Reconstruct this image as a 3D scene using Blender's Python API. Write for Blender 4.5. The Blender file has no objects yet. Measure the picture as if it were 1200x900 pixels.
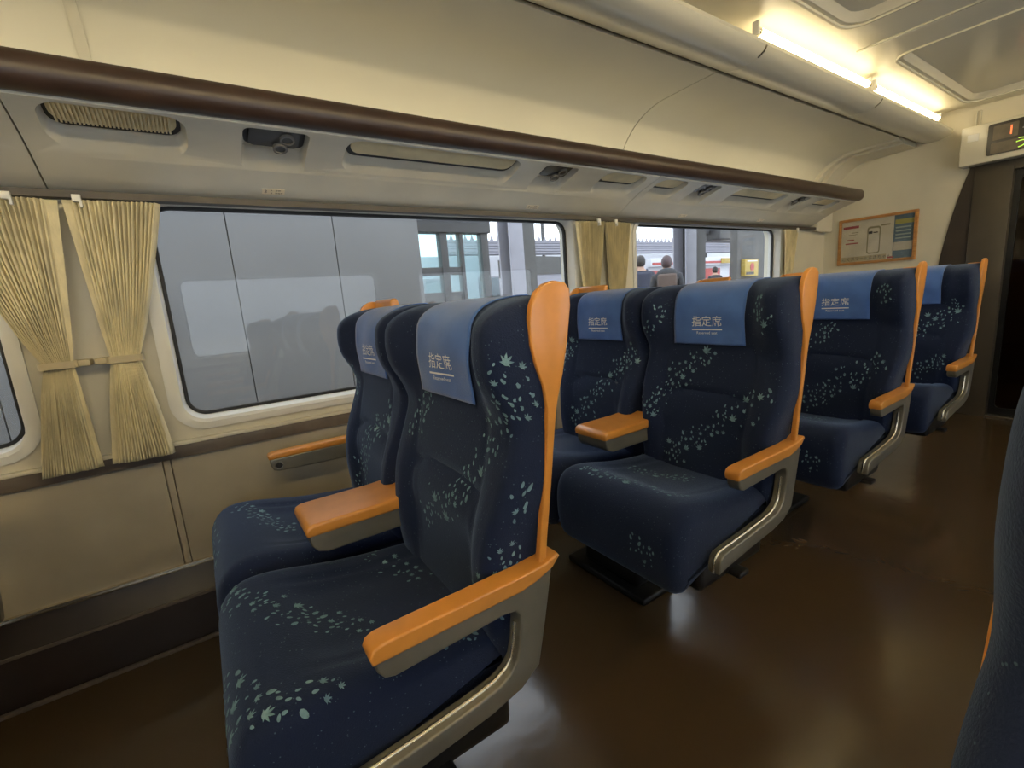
import bpy, bmesh, math, random
from mathutils import Vector, Matrix

# ------------------------------------------------------------------ camera
scn = bpy.context.scene
COL = scn.collection
CAM_H = 1.10
F_PX = 536.757
RX = ((0.82237571, -0.16345986, 0.54495785),
      (-0.56411878, -0.10977447, 0.81836396),
      (-0.0739472, -0.9804236, -0.18248663))      # camera (right, down, forward) -> world
cam_d = bpy.data.cameras.new('camera')
cam = bpy.data.objects.new('camera', cam_d)
COL.objects.link(cam)
cam_d.sensor_fit = 'HORIZONTAL'
cam_d.sensor_width = 36.0
cam_d.lens = F_PX / 1200 * 36.0
cam_d.clip_start = 0.02
cam_d.clip_end = 300
m = Matrix.Identity(4)
for r in range(3):
    m[r][0] = RX[r][0]
    m[r][1] = -RX[r][1]
    m[r][2] = -RX[r][2]
m[0][3], m[1][3], m[2][3] = 0, 0, CAM_H
cam.matrix_world = m
scn.camera = cam

# ------------------------------------------------------------------ world + exposure
SKY_STRENGTH = 3.4
TUBE_STRENGTH = 40.0
w = bpy.data.worlds.new('overcast_sky')
scn.world = w
w.use_nodes = True
bg = w.node_tree.nodes['Background']
bg.inputs[0].default_value = (0.86, 0.92, 1.0, 1)
bg.inputs[1].default_value = SKY_STRENGTH
scn.view_settings.view_transform = 'Standard'
scn.view_settings.look = 'None'
scn.view_settings.gamma = 1
scn.view_settings.use_curve_mapping = False
scn.view_settings.exposure = 0.0

YC = 0.3425                      # centre line of the car
def MY(y): return 2 * YC - y     # mirror to the other side
X0, X1 = -3.2, 4.66              # car interior ends

# ------------------------------------------------------------------ materials
def lin(h):
    h = h.lstrip('#')
    o = []
    for i in (0, 2, 4):
        c = int(h[i:i+2], 16) / 255
        o.append(c / 12.92 if c <= 0.04045 else ((c + 0.055) / 1.055) ** 2.4)
    return tuple(o) + (1,)

MATS = {}
def mat(name, col, rough=0.5, metal=0.0, noise=0.0, nscale=8.0, bump=0.0, bscale=200.0,
        sheen=0.0, coat=0.0, spec=0.5, col2=None, stretch=(1, 1, 1), rvar=0.0, emit=None, es=0.0, sheen_col=None):
    if name in MATS: return MATS[name]
    M = bpy.data.materials.new(name); M.use_nodes = True
    nt = M.node_tree; N = nt.nodes; L = nt.links
    b = N['Principled BSDF']
    c = col if isinstance(col, tuple) else lin(col)
    b.inputs['Base Color'].default_value = c
    b.inputs['Roughness'].default_value = rough
    b.inputs['Metallic'].default_value = metal
    b.inputs['Specular IOR Level'].default_value = spec
    b.inputs['Sheen Weight'].default_value = sheen
    if sheen:
        b.inputs['Sheen Roughness'].default_value = 0.45
        if sheen_col: b.inputs['Sheen Tint'].default_value = sheen_col
    b.inputs['Coat Weight'].default_value = coat
    b.inputs['Coat Roughness'].default_value = 0.15
    if emit:
        b.inputs['Emission Color'].default_value = emit
        b.inputs['Emission Strength'].default_value = es
    if noise or bump or rvar:
        tc = N.new('ShaderNodeTexCoord'); mp = N.new('ShaderNodeMapping')
        mp.inputs['Scale'].default_value = stretch
        L.new(tc.outputs['Object'], mp.inputs[0])
    if noise or rvar:
        n = N.new('ShaderNodeTexNoise'); n.inputs['Scale'].default_value = nscale
        n.inputs['Detail'].default_value = 5
        L.new(mp.outputs[0], n.inputs['Vector'])
    if noise:
        mx = N.new('ShaderNodeMix'); mx.data_type = 'RGBA'
        rp = N.new('ShaderNodeValToRGB')
        rp.color_ramp.elements[0].position = 0.35; rp.color_ramp.elements[1].position = 0.65
        L.new(n.outputs['Fac'], rp.inputs[0]); L.new(rp.outputs[0], mx.inputs[0])
        d = 1 - noise
        mx.inputs[6].default_value = c if col2 else (c[0]*d, c[1]*d, c[2]*d, 1)
        mx.inputs[7].default_value = (col2 if isinstance(col2, tuple) else lin(col2)) if col2 else (min(1, c[0]*(1+noise)), min(1, c[1]*(1+noise)), min(1, c[2]*(1+noise)), 1)
        L.new(mx.outputs[2], b.inputs['Base Color'])
    if rvar:
        mr = N.new('ShaderNodeMapRange')
        mr.inputs[3].default_value = max(0.02, rough - rvar); mr.inputs[4].default_value = rough + rvar
        L.new(n.outputs['Fac'], mr.inputs[0]); L.new(mr.outputs[0], b.inputs['Roughness'])
    if bump:
        n2 = N.new('ShaderNodeTexNoise'); n2.inputs['Scale'].default_value = bscale
        n2.inputs['Detail'].default_value = 3
        L.new(mp.outputs[0], n2.inputs['Vector'])
        bp = N.new('ShaderNodeBump'); bp.inputs['Strength'].default_value = bump
        bp.inputs['Distance'].default_value = 0.004
        L.new(n2.outputs['Fac'], bp.inputs['Height']); L.new(bp.outputs[0], b.inputs['Normal'])
    MATS[name] = M
    return M

def fabric_mat():
    M = mat('navy_moquette', (0.0085, 0.0150, 0.043, 1), rough=0.85, bump=0.25, bscale=420, sheen=0.34,
            sheen_col=(0.38, 0.52, 0.80, 1), spec=0.2)
    nt = M.node_tree; N = nt.nodes; L = nt.links
    b = N['Principled BSDF']
    tc = N.new('ShaderNodeTexCoord')
    v = N.new('ShaderNodeTexVoronoi'); v.inputs['Scale'].default_value = 120
    L.new(tc.outputs['Object'], v.inputs['Vector'])
    r = N.new('ShaderNodeValToRGB')
    r.color_ramp.elements[0].position = 0.10; r.color_ramp.elements[0].color = (1, 1, 1, 1)
    r.color_ramp.elements[1].position = 0.17; r.color_ramp.elements[1].color = (0, 0, 0, 1)
    L.new(v.outputs['Distance'], r.inputs[0])
    n = N.new('ShaderNodeTexNoise'); n.inputs['Scale'].default_value = 38
    L.new(tc.outputs['Object'], n.inputs['Vector'])
    g = N.new('ShaderNodeMath'); g.operation = 'GREATER_THAN'; g.inputs[1].default_value = 0.50
    L.new(n.outputs['Fac'], g.inputs[0])
    mu = N.new('ShaderNodeMath'); mu.operation = 'MULTIPLY'
    L.new(g.outputs[0], mu.inputs[0]); L.new(r.outputs[0], mu.inputs[1])
    mx = N.new('ShaderNodeMix'); mx.data_type = 'RGBA'
    mx.inputs[6].default_value = (0.0085, 0.0150, 0.043, 1)
    mx.inputs[7].default_value = (0.07, 0.115, 0.145, 1)
    L.new(mu.outputs[0], mx.inputs[0]); L.new(mx.outputs[2], b.inputs['Base Color'])
    return M

def glass_mat(name, tint, dirt=0.03, refl=1.0):
    M = bpy.data.materials.new(name); M.use_nodes = True
    nt = M.node_tree; N = nt.nodes; L = nt.links
    N.remove(N['Principled BSDF'])
    out = N['Material Output']
    t = N.new('ShaderNodeBsdfTransparent'); t.inputs[0].default_value = tint
    d = N.new('ShaderNodeBsdfDiffuse'); d.inputs[0].default_value = (0.6, 0.62, 0.66, 1)
    g = N.new('ShaderNodeBsdfGlossy'); g.inputs['Roughness'].default_value = 0.02
    lw = N.new('ShaderNodeLayerWeight'); lw.inputs[0].default_value = 0.5
    pw = N.new('ShaderNodeMath'); pw.operation = 'POWER'; pw.inputs[1].default_value = 5
    L.new(lw.outputs['Facing'], pw.inputs[0])
    ml = N.new('ShaderNodeMath'); ml.operation = 'MULTIPLY_ADD'; ml.inputs[1].default_value = 0.96*refl; ml.inputs[2].default_value = 0.04*refl
    L.new(pw.outputs[0], ml.inputs[0])
    m1 = N.new('ShaderNodeMixShader'); m1.inputs[0].default_value = dirt
    L.new(t.outputs[0], m1.inputs[1]); L.new(d.outputs[0], m1.inputs[2])
    m2 = N.new('ShaderNodeMixShader')
    L.new(ml.outputs[0], m2.inputs[0]); L.new(m1.outputs[0], m2.inputs[1]); L.new(g.outputs[0], m2.inputs[2])
    L.new(m2.outputs[0], out.inputs[0])
    return M

M_CREAM = mat('cream_panel', (0.66, 0.62, 0.50, 1), rough=0.38, noise=0.04, nscale=3, bump=0.04, bscale=300)
M_CREAM_GL = mat('cream_gloss', (0.62, 0.59, 0.48, 1), rough=0.16, noise=0.03, nscale=2)
M_COVE = mat('cove_panel', (0.68, 0.65, 0.53, 1), rough=0.45, noise=0.03, nscale=2)
M_RACK = mat('rack_plastic', (0.66, 0.63, 0.53, 1), rough=0.25, noise=0.05, nscale=5)
M_BEIGE = mat('beige_wall', (0.37, 0.325, 0.245, 1), rough=0.55, noise=0.06, nscale=6, bump=0.08, bscale=500)
M_BROWN = mat('brown_vinyl', (0.050, 0.030, 0.022, 1), rough=0.35, noise=0.15, nscale=12)
M_DUCT = mat('heater_brown', (0.024, 0.015, 0.012, 1), rough=0.42, noise=0.15, nscale=9)
M_STRIP = mat('sill_strip', (0.13, 0.105, 0.085, 1), rough=0.45, noise=0.15, nscale=20)
M_WHITE = mat('white_reveal', (0.74, 0.73, 0.68, 1), rough=0.35, noise=0.03)
M_ALU = mat('brushed_alu', (0.75, 0.70, 0.58, 1), rough=0.24, metal=0.9, noise=0.05, nscale=30)
M_FRAME = mat('seat_frame_grey', (0.22, 0.205, 0.165, 1), rough=0.35, metal=0.5, noise=0.06, nscale=20)
M_ORANGE = mat('orange_resin', (0.60, 0.245, 0.045, 1), rough=0.30, noise=0.05, nscale=25, coat=0.25)
M_FABRIC = fabric_mat()
M_SHELL = mat('dark_back_shell', (0.02, 0.022, 0.028, 1), rough=0.5, noise=0.1)
M_LEAF = mat('leaf_teal', (0.165, 0.275, 0.315, 1), rough=0.9, noise=0.25, nscale=60, bump=0.2, bscale=500, spec=0.1)
M_COVER = mat('blue_cover_cloth', (0.062, 0.140, 0.41, 1), rough=0.85, noise=0.10, nscale=14, bump=0.3, bscale=700, sheen=0.35, spec=0.2)
M_TEXT = mat('white_print', (0.80, 0.80, 0.80, 1), rough=0.7, noise=0.03)
M_BLACK = mat('black_rubber', (0.012, 0.012, 0.012, 1), rough=0.5, noise=0.1)
M_DARKMET = mat('black_metal', (0.02, 0.02, 0.02, 1), rough=0.35, metal=0.5, noise=0.1)
M_CURTAIN = mat('gold_curtain', (0.68, 0.60, 0.38, 1), rough=0.8, noise=0.16, nscale=28, stretch=(1, 1, 0.35), bump=0.2, bscale=300, sheen=0.2)
M_TIE = mat('curtain_tie', (0.50, 0.43, 0.28, 1), rough=0.5, noise=0.08)
M_DOORBROWN = mat('door_surround_brown', (0.036, 0.025, 0.016, 1), rough=0.42, noise=0.12, nscale=5)
M_DOORFACE = mat('door_jamb_brown', (0.056, 0.045, 0.030, 1), rough=0.40, noise=0.1, nscale=5)
M_WOODFRAME = mat('oak_frame', (0.44, 0.21, 0.065, 1), rough=0.4, noise=0.2, nscale=20, stretch=(1, 1, 6))
M_GLASS = glass_mat('window_glass', (0.95, 0.965, 0.97, 1), 0.035, 0.7)
M_DOORGLASS = glass_mat('tinted_door_glass', (0.55, 0.50, 0.42, 1), 0.0)

def floor_mat():
    M = mat('brown_floor_vinyl', (0.105, 0.062, 0.034, 1), rough=0.30, spec=0.75)
    nt = M.node_tree; N = nt.nodes; L = nt.links; b = N['Principled BSDF']
    tc = N.new('ShaderNodeTexCoord')
    n = N.new('ShaderNodeTexNoise'); n.inputs['Scale'].default_value = 3.0; n.inputs['Detail'].default_value = 4; n.inputs['Roughness'].default_value = 0.65
    L.new(tc.outputs['Object'], n.inputs['Vector'])
    r = N.new('ShaderNodeValToRGB')
    r.color_ramp.elements[0].position = 0.3; r.color_ramp.elements[0].color = (0.070, 0.044, 0.0215, 1)
    r.color_ramp.elements[1].position = 0.72; r.color_ramp.elements[1].color = (0.076, 0.048, 0.024, 1)
    L.new(n.outputs['Fac'], r.inputs[0]); L.new(r.outputs[0], b.inputs['Base Color'])
    n3 = N.new('ShaderNodeTexNoise'); n3.inputs['Scale'].default_value = 9; n3.inputs['Detail'].default_value = 8
    L.new(tc.outputs['Object'], n3.inputs['Vector'])
    mr = N.new('ShaderNodeMapRange'); mr.inputs[1].default_value = 0.3; mr.inputs[2].default_value = 0.7
    mr.inputs[3].default_value = 0.14; mr.inputs[4].default_value = 0.20
    L.new(n3.outputs['Fac'], mr.inputs[0]); L.new(mr.outputs[0], b.inputs['Roughness'])
    n4 = N.new('ShaderNodeTexNoise'); n4.inputs['Scale'].default_value = 7; n4.inputs['Detail'].default_value = 3
    n4.inputs['Distortion'].default_value = 1.2
    L.new(tc.outputs['Object'], n4.inputs['Vector'])
    bp = N.new('ShaderNodeBump'); bp.inputs['Strength'].default_value = 0.08; bp.inputs['Distance'].default_value = 0.008
    L.new(n4.outputs['Fac'], bp.inputs['Height']); L.new(bp.outputs[0], b.inputs['Normal'])
    return M
M_FLOOR = floor_mat()

# ------------------------------------------------------------------ helpers
def finish(me, ang=35):
    me.polygons.foreach_set('use_smooth', [True] * len(me.polygons))
    me.set_sharp_from_angle(angle=math.radians(ang))
    me.update()
    return me

def obj(name, me, material=None, parent=None, loc=None, ang=35):
    if isinstance(me, bmesh.types.BMesh):
        bm = me
        bmesh.ops.recalc_face_normals(bm, faces=bm.faces)
        me = bpy.data.meshes.new(name); bm.to_mesh(me); bm.free()
        finish(me, ang)
    o = bpy.data.objects.new(name, me); COL.objects.link(o)
    if material and not me.materials: me.materials.append(material)
    if parent: o.parent = parent
    if loc: o.location = loc
    return o

def empty(name, loc, label, cat, group=None):
    o = bpy.data.objects.new(name, None); COL.objects.link(o)
    o.empty_display_size = 0.1
    o.location = loc
    return tag(o, label, cat, group)

def tag(o, label, cat, group=None):
    o['label'] = label; o['category'] = cat
    if group: o['group'] = group
    return o

def struct(o, label=None, cat=None):
    o['kind'] = 'structure'
    if label: o['label'] = label
    if cat: o['category'] = cat
    return o

def pydata(name, v, f):
    me = bpy.data.meshes.new(name); me.from_pydata(v, [], f)
    bm = bmesh.new(); bm.from_mesh(me); bpy.data.meshes.remove(me)
    return bm

def bm_box(x0, x1, y0, y1, z0, z1, bev=0.0, seg=2, bm=None):
    own = bm is None
    if own: bm = bmesh.new()
    t = bmesh.new() if not own else bm
    vs = [t.verts.new((x, y, z)) for x in (x0, x1) for y in (y0, y1) for z in (z0, z1)]
    for q in ((0, 1, 3, 2), (4, 6, 7, 5), (0, 4, 5, 1), (2, 3, 7, 6), (0, 2, 6, 4), (1, 5, 7, 3)):
        t.faces.new([vs[i] for i in q])
    bmesh.ops.recalc_face_normals(t, faces=t.faces)
    if bev: bmesh.ops.bevel(t, geom=list(t.edges), offset=bev, segments=seg, profile=0.6, affect='EDGES', clamp_overlap=True)
    if not own:
        merge(bm, t)
    return bm

def merge(bm, t):
    me = bpy.data.meshes.new('tmp'); t.to_mesh(me); t.free()
    bm.from_mesh(me); bpy.data.meshes.remove(me)
    return bm

def bm_prism(pts, axis, a, b, bev=0.0, seg=2, bevel_side=False):
    """closed polygon pts extruded along axis from a to b.  axis x: pts=(y,z); y: (x,z); z: (x,y)"""
    bm = bmesh.new()
    def P(p, t):
        return {'x': (t, p[0], p[1]), 'y': (p[0], t, p[1]), 'z': (p[0], p[1], t)}[axis]
    A = [bm.verts.new(P(p, a)) for p in pts]; B = [bm.verts.new(P(p, b)) for p in pts]
    n = len(pts)
    fa = bm.faces.new(A); fb = bm.faces.new(B[::-1])
    for i in range(n):
        bm.faces.new((A[i], B[i], B[(i+1) % n], A[(i+1) % n]))
    bmesh.ops.recalc_face_normals(bm, faces=bm.faces)
    if bev:
        es = set(fa.edges) | set(fb.edges)
        if bevel_side: es = set(bm.edges)
        bmesh.ops.bevel(bm, geom=list(es), offset=bev, segments=seg, profile=0.6, affect='EDGES', clamp_overlap=True)
    return bm

def bm_sheet(pts, axis, a, b):
    """open polyline extruded: single-sided strip"""
    bm = bmesh.new()
    def P(p, t):
        return {'x': (t, p[0], p[1]), 'y': (p[0], t, p[1]), 'z': (p[0], p[1], t)}[axis]
    A = [bm.verts.new(P(p, a)) for p in pts]; B = [bm.verts.new(P(p, b)) for p in pts]
    for i in range(len(pts)-1):
        bm.faces.new((A[i], B[i], B[i+1], A[i+1]))
    return bm

def rrect(x0, x1, y0, y1, r, n=6, rs=None):
    """rounded rectangle points counter-clockwise; rs = radii for (BL, BR, TR, TL)"""
    rs = rs or (r, r, r, r)
    out = []
    for (cx, cy, a0, rr) in ((x0+rs[0], y0+rs[0], 180, rs[0]), (x1-rs[1], y0+rs[1], 270, rs[1]), (x1-rs[2], y1-rs[2], 0, rs[2]), (x0+rs[3], y1-rs[3], 90, rs[3])):
        for i in range(n+1):
            a = math.radians(a0 + 90*i/n)
            out.append((cx + rr*math.cos(a), cy + rr*math.sin(a)))
    return out

def bm_ring(outer, inner, axis, a, b):
    """solid ring between two same-length outlines"""
    bm = bmesh.new()
    def P(p, t):
        return {'x': (t, p[0], p[1]), 'y': (p[0], t, p[1]), 'z': (p[0], p[1], t)}[axis]
    n = len(outer)
    oa = [bm.verts.new(P(p, a)) for p in outer]; ob = [bm.verts.new(P(p, b)) for p in outer]
    ia = [bm.verts.new(P(p, a)) for p in inner]; ib = [bm.verts.new(P(p, b)) for p in inner]
    for i in range(n):
        j = (i+1) % n
        bm.faces.new((oa[i], oa[j], ia[j], ia[i])); bm.faces.new((ob[i], ib[i], ib[j], ob[j]))
        bm.faces.new((oa[i], ob[i], ob[j], oa[j])); bm.faces.new((ia[i], ia[j], ib[j], ib[i]))
    return bm

def bm_tube(path, r, n=10, cap=True, taper=None):
    bm = bmesh.new()
    rings = []
    path = [Vector(p) for p in path]
    for i, p in enumerate(path):
        d = (path[min(i+1, len(path)-1)] - path[max(i-1, 0)]).normalized()
        u = d.cross(Vector((0, 0, 1)))
        if u.length < 1e-4: u = d.cross(Vector((0, 1, 0)))
        u.normalize(); v = d.cross(u)
        rr = r * (taper[i] if taper else 1)
        rings.append([bm.verts.new(p + rr*(math.cos(2*math.pi*k/n)*u + math.sin(2*math.pi*k/n)*v)) for k in range(n)])
    for a, b in zip(rings, rings[1:]):
        for k in range(n):
            bm.faces.new((a[k], a[(k+1) % n], b[(k+1) % n], b[k]))
    if cap:
        bm.faces.new(rings[0]); bm.faces.new(rings[-1][::-1])
    return bm

def boolean(o, cutter_bm, op='DIFFERENCE'):
    bmesh.ops.recalc_face_normals(cutter_bm, faces=cutter_bm.faces)
    me = bpy.data.meshes.new('cut'); cutter_bm.to_mesh(me); cutter_bm.free()
    c = bpy.data.objects.new('cut', me); COL.objects.link(c)
    c.parent = o.parent; c.location = o.location
    md = o.modifiers.new('b', 'BOOLEAN'); md.object = c; md.operation = op; md.solver = 'EXACT'
    dg = bpy.context.evaluated_depsgraph_get(); dg.update()
    new = bpy.data.meshes.new_from_object(o.evaluated_get(dg))
    o.modifiers.clear()
    old = o.data; o.data = new
    bpy.data.meshes.remove(old)
    bpy.data.objects.remove(c); bpy.data.meshes.remove(me)
    finish(o.data, 35)
    return o

def interp(tab, t):
    """smooth (monotone-ish cubic hermite) table lookup"""
    if t <= tab[0][0]: return tab[0][1]
    if t >= tab[-1][0]: return tab[-1][1]
    for i in range(len(tab)-1):
        if tab[i][0] <= t <= tab[i+1][0]:
            x0, y0 = tab[i]; x1, y1 = tab[i+1]
            h = x1-x0
            def sl(k):
                if k <= 0 or k >= len(tab)-1: 
                    k0 = max(0, min(k, len(tab)-2)); return (tab[k0+1][1]-tab[k0][1])/(tab[k0+1][0]-tab[k0][0])
                return (tab[k+1][1]-tab[k-1][1])/(tab[k+1][0]-tab[k-1][0])
            m0, m1 = sl(i)*h, sl(i+1)*h
            u = (t-x0)/h
            return (2*u**3-3*u*u+1)*y0 + (u**3-2*u*u+u)*m0 + (-2*u**3+3*u*u)*y1 + (u**3-u*u)*m1

def smooth01(a, b, x):
    t = max(0.0, min(1.0, (x-a)/(b-a))); return t*t*(3-2*t)

def text_mesh(s, size, align='CENTER'):
    """flat text mesh in XY plane (x right, y up)"""
    cu = bpy.data.curves.new('txt', 'FONT'); cu.body = s; cu.size = size
    cu.align_x = align; cu.align_y = 'CENTER'; cu.resolution_u = 3
    o = bpy.data.objects.new('txt', cu); COL.objects.link(o)
    dg = bpy.context.evaluated_depsgraph_get(); dg.update()
    me = bpy.data.meshes.new_from_object(o.evaluated_get(dg))
    v = [tuple(q.co) for q in me.vertices]; f = [tuple(p.vertices) for p in me.polygons]
    bpy.data.objects.remove(o); bpy.data.curves.remove(cu); bpy.data.meshes.remove(me)
    return v, f

# ------------------------------------------------------------------ floor
obj_floor = struct(obj('floor', bm_box(X0, X1 + 1.6, MY(1.9), 1.9, -0.06, 0.0), M_FLOOR), 'dark brown glossy vinyl floor of the train car', 'floor')

# ------------------------------------------------------------------ side wall with windows (left in view)
WIN = [(-2.35, -0.47), (-0.075, 1.705), (2.215, 3.885)]
WZ0, WZ1 = 0.778, 1.482
WALL_IN, WALL_OUT = 1.885, 2.02

def side_wall(name, my, main):
    f = (lambda y: y) if main else MY
    ya, yb = sorted((f(WALL_IN), f(WALL_OUT)))
    wall = obj(name, bm_box(X0 - 0.1, X1 + 0.1, ya, yb, 0.70, 2.05), M_CREAM)
    for (a, b) in WIN:
        boolean(wall, bm_prism(rrect(a - 0.03, b + 0.03, WZ0 - 0.03, WZ1 + 0.02, 0.085), 'y', ya - 0.1, yb + 0.1))
    struct(wall, 'cream upper side wall with the row of windows' if main else 'cream side wall on the aisle\'s other side', 'wall')
    return wall
wall_left = side_wall('wall_left', None, True)
wall_right = side_wall('wall_right', None, False)

def lower_wall(parent, main):
    f = (lambda y: y) if main else MY
    def bx(n, x0, x1, y0, y1, z0, z1, mt, bev=0.0):
        a, b = sorted((f(y0), f(y1)))
        return obj(n, bm_box(x0, x1, a, b, z0, z1, bev), mt, parent)
    bx('backing', X0 - 0.1, X1 + 0.1, 1.905, 2.02, -0.05, 0.70, M_BEIGE)
    # lower panels with a double seam
    edges = [X0, -0.170, -0.148, 1.84, 1.862, 3.9, 3.922, X1]
    for i in range(0, len(edges), 2):
        bx('lower_panel', edges[i] + 0.0015, edges[i+1] - 0.0015, 1.888, 1.906, 0.275, 0.655, M_BEIGE, 0.002)
    for i in range(1, len(edges) - 1, 2):
        bx('seam_batten', edges[i] + 0.0015, edges[i+1] - 0.0015, 1.890, 1.906, 0.275, 0.655, M_BEIGE, 0.002)
    bx('sill_strip', X0, X1, 1.872, 1.906, 0.655, 0.700, M_STRIP, 0.004)
    bx('sill_ledge', X0, X1, 1.868, 1.906, 0.698, 0.712, M_CREAM, 0.004)
    bx('metal_trim', X0, X1, 1.876, 1.906, 0.262, 0.277, M_ALU, 0.003)
    pts = [(1.906, 0.262), (1.880, 0.262), (1.850, 0.178), (1.843, 0.172), (1.840, 0.160), (1.840, 0.0), (1.906, 0.0)]
    d = obj('heater_duct', bm_prism([(f(p[0]), p[1]) for p in pts], 'x', X0, X1), M_DUCT, parent)
    bx('duct_edge', X0, X1, 1.838, 1.846, 0.166, 0.176, M_STRIP, 0.002)
    bx('floor_trim', X0, X1, 1.826, 1.841, 0.0, 0.012, M_STRIP, 0.003)
lower_wall(wall_left, True)
lower_wall(wall_right, False)

def window(n, a, b, main):
    f = (lambda y: y) if main else MY
    o = rrect(a - 0.032, b + 0.032, WZ0 - 0.032, WZ1 + 0.022, 0.087)
    i1 = rrect(a, b, WZ0, WZ1, 0.062)
    y0, y1 = 1.880, 1.975
    # flared white reveal: front lip wide, back tight
    bm = bmesh.new()
    lip = rrect(a - 0.045, b + 0.045, WZ0 - 0.040, WZ1 + 0.03, 0.10)
    prof = [(lip, 1.886), (lip, 1.876), (rrect(a - 0.02, b + 0.02, WZ0 - 0.018, WZ1 + 0.012, 0.078), 1.876), (rrect(a - 0.008, b + 0.008, WZ0 - 0.008, WZ1 + 0.006, 0.068), 1.884), (i1, 1.935), (i1, 1.975), (o, 1.975), (o, 1.886)]
    rings = [[bm.verts.new((p[0], f(yy), p[1])) for p in pts] for pts, yy in prof]
    k = len(o)
    for r0, r1 in zip(rings, rings[1:] + rings[:1]):
        for q in range(k):
            bm.faces.new((r0[q], r0[(q+1) % k], r1[(q+1) % k], r1[q]))
    fr = obj('window_%d' % n, bm, M_WHITE)
    struct(fr, None, None)
    gi = rrect(a + 0.011, b - 0.011, WZ0 + 0.011, WZ1 - 0.011, 0.052)
    obj('rubber_gasket', bm_ring(i1, gi, 'y', *sorted((f(1.934), f(1.950)))), M_BLACK, fr)
    obj('pane', bm_prism(rrect(a + 0.004, b - 0.004, WZ0 + 0.004, WZ1 - 0.004, 0.058), 'y', *sorted((f(1.939), f(1.945)))), M_GLASS, fr)
    return fr
wl = ['window at the left edge of the photo behind the near curtain', 'long window beside the nearest double seat, grey wall outside', 'window beside the rear seats with the platform outside']
for i, (a, b) in enumerate(WIN):
    struct(window(i + 1, a, b, True), wl[i], 'window')
for i, (a, b) in enumerate(WIN):
    struct(window(i + 4, a, b, False), 'window in the wall on the aisle\'s other side', 'window')

# curtain rail above the windows
struct(obj('trim_1', bm_prism([(1.845, 1.478), (1.885, 1.478), (1.885, 1.506), (1.845, 1.498)], 'x', X0, 4.40, 0.002), mat('curtain_rail_dark', (0.055, 0.045, 0.038, 1), 0.45, noise=0.1)),
       'dark curtain rail strip above the windows', 'curtain rail')

# ------------------------------------------------------------------ ceiling, cove and light troughs
def arc(cx, cy, r0, r1, a0, a1, n):
    return [(cx + r0*math.cos(math.radians(a0 + (a1-a0)*i/n)), cy + r1*math.sin(math.radians(a0 + (a1-a0)*i/n))) for i in range(n+1)]
COVE = [(1.308, 2.019), (1.42, 2.016)] + [(1.56 + 0.325*math.sin(math.radians(90*i/14)), 1.73 + 0.282*math.cos(math.radians(90*i/14))) for i in range(15)] + [(1.886, 1.60), (1.886, 1.49)]
cp = [(y, z) for y, z in COVE] + [(2.0, 1.49), (2.0, 2.25), (1.308, 2.25)]
def cove(name, main, label):
    f = (lambda y: y) if main else MY
    root = None
    edges = [X0 - 0.1, -0.137, 2.08, X1 + 0.05]
    for i in range(3):
        o = obj(name if root is None else 'cove_panel', bm_prism([(f(y), z) for y, z in cp], 'x', edges[i] + (0.003 if i else 0), edges[i+1] - 0.003), M_COVE, root)
        if root is None: root = o
    for x in edges[1:3]:
        wd = 0.014 if x < 0 else 0.004
        off = 0.004 if x < 0 else -0.006
        pr = [(f(y - off*0.9), z - off) for y, z in COVE]
        obj('cove_seam', bm_prism(pr + [(f(1.95), 1.49), (f(1.95), 2.1)], 'x', x - wd, x + wd), M_CREAM_GL if x < 0 else M_STRIP, root)
    struct(root, label, 'ceiling panel')
    return root
cove('trim_2', True, 'curved cream cove panels between the rack and the ceiling groove')
cove('trim_3', False, 'curved cream cove panels on the other side')

# arch ribs where the cove meets the end wall
for k, (xa, xb, off) in enumerate(((4.33, 4.40, 0.03), (4.40, X1 + 0.02, 0.055))):
    inner = [(y - off*(0.2 + 0.8*min(1, i/10)), z - off*(0.6 if i < 4 else 0.5)) for i, (y, z) in enumerate(COVE)]
    o = obj('trim_%d' % (4 + k), bm_prism(inner + [(1.95, 1.49), (1.95, 2.1), (1.308, 2.1)], 'x', xa, xb, 0.012, 3), M_CREAM)
    struct(o, 'cream arch rib where the cove meets the end wall' if k == 0 else 'inner cream arch moulding against the end wall', 'moulding')

# centre ceiling with recessed glossy panels
cl = [(MY(1.31), 2.20), (1.31, 2.20), (1.31, 2.178), (1.08, 2.176), (1.00, 2.165), (0.93, 2.160), (MY(0.93), 2.160), (MY(1.0), 2.165), (MY(1.08), 2.176), (MY(1.31), 2.178)]
ceil = obj('ceiling', bm_prism([(y, z + (0.06 if i < 2 else 0)) for i, (y, z) in enumerate(cl)], 'x', X0 - 0.1, X1 + 0.05), M_CREAM)
REC = [(-2.7, -1.10), (-0.78, 0.60), (0.95, 2.60), (3.13, 4.50)]
def frustum_z(o0, o1, z0, z1):
    bm = bmesh.new()
    A = [bm.verts.new((p[0], p[1], z0)) for p in o0]; B = [bm.verts.new((p[0], p[1], z1)) for p in o1]
    n = len(A); bm.faces.new(A); bm.faces.new(B[::-1])
    for i in range(n): bm.faces.new((A[i], A[(i+1) % n], B[(i+1) % n], B[i]))
    return bm
for (a, b) in REC:
    boolean(ceil, frustum_z(rrect(a, b, MY(1.0), 1.0, 0.09), rrect(a + 0.05, b - 0.05, MY(0.95), 0.95, 0.07), 2.140, 2.197))
for (a, b) in REC:
    obj('recess_panel', bm_prism(rrect(a + 0.045, b - 0.045, MY(0.955), 0.955, 0.07), 'z', 2.190, 2.199), M_CREAM_GL, ceil)
    o1 = rrect(a - 0.006, b + 0.006, MY(1.006), 1.006, 0.096); o2 = rrect(a + 0.004, b - 0.004, MY(0.996), 0.996, 0.086)
    obj('recess_bead', bm_ring(o1, o2, 'z', 2.152, 2.162), M_CREAM_GL, ceil)
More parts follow.
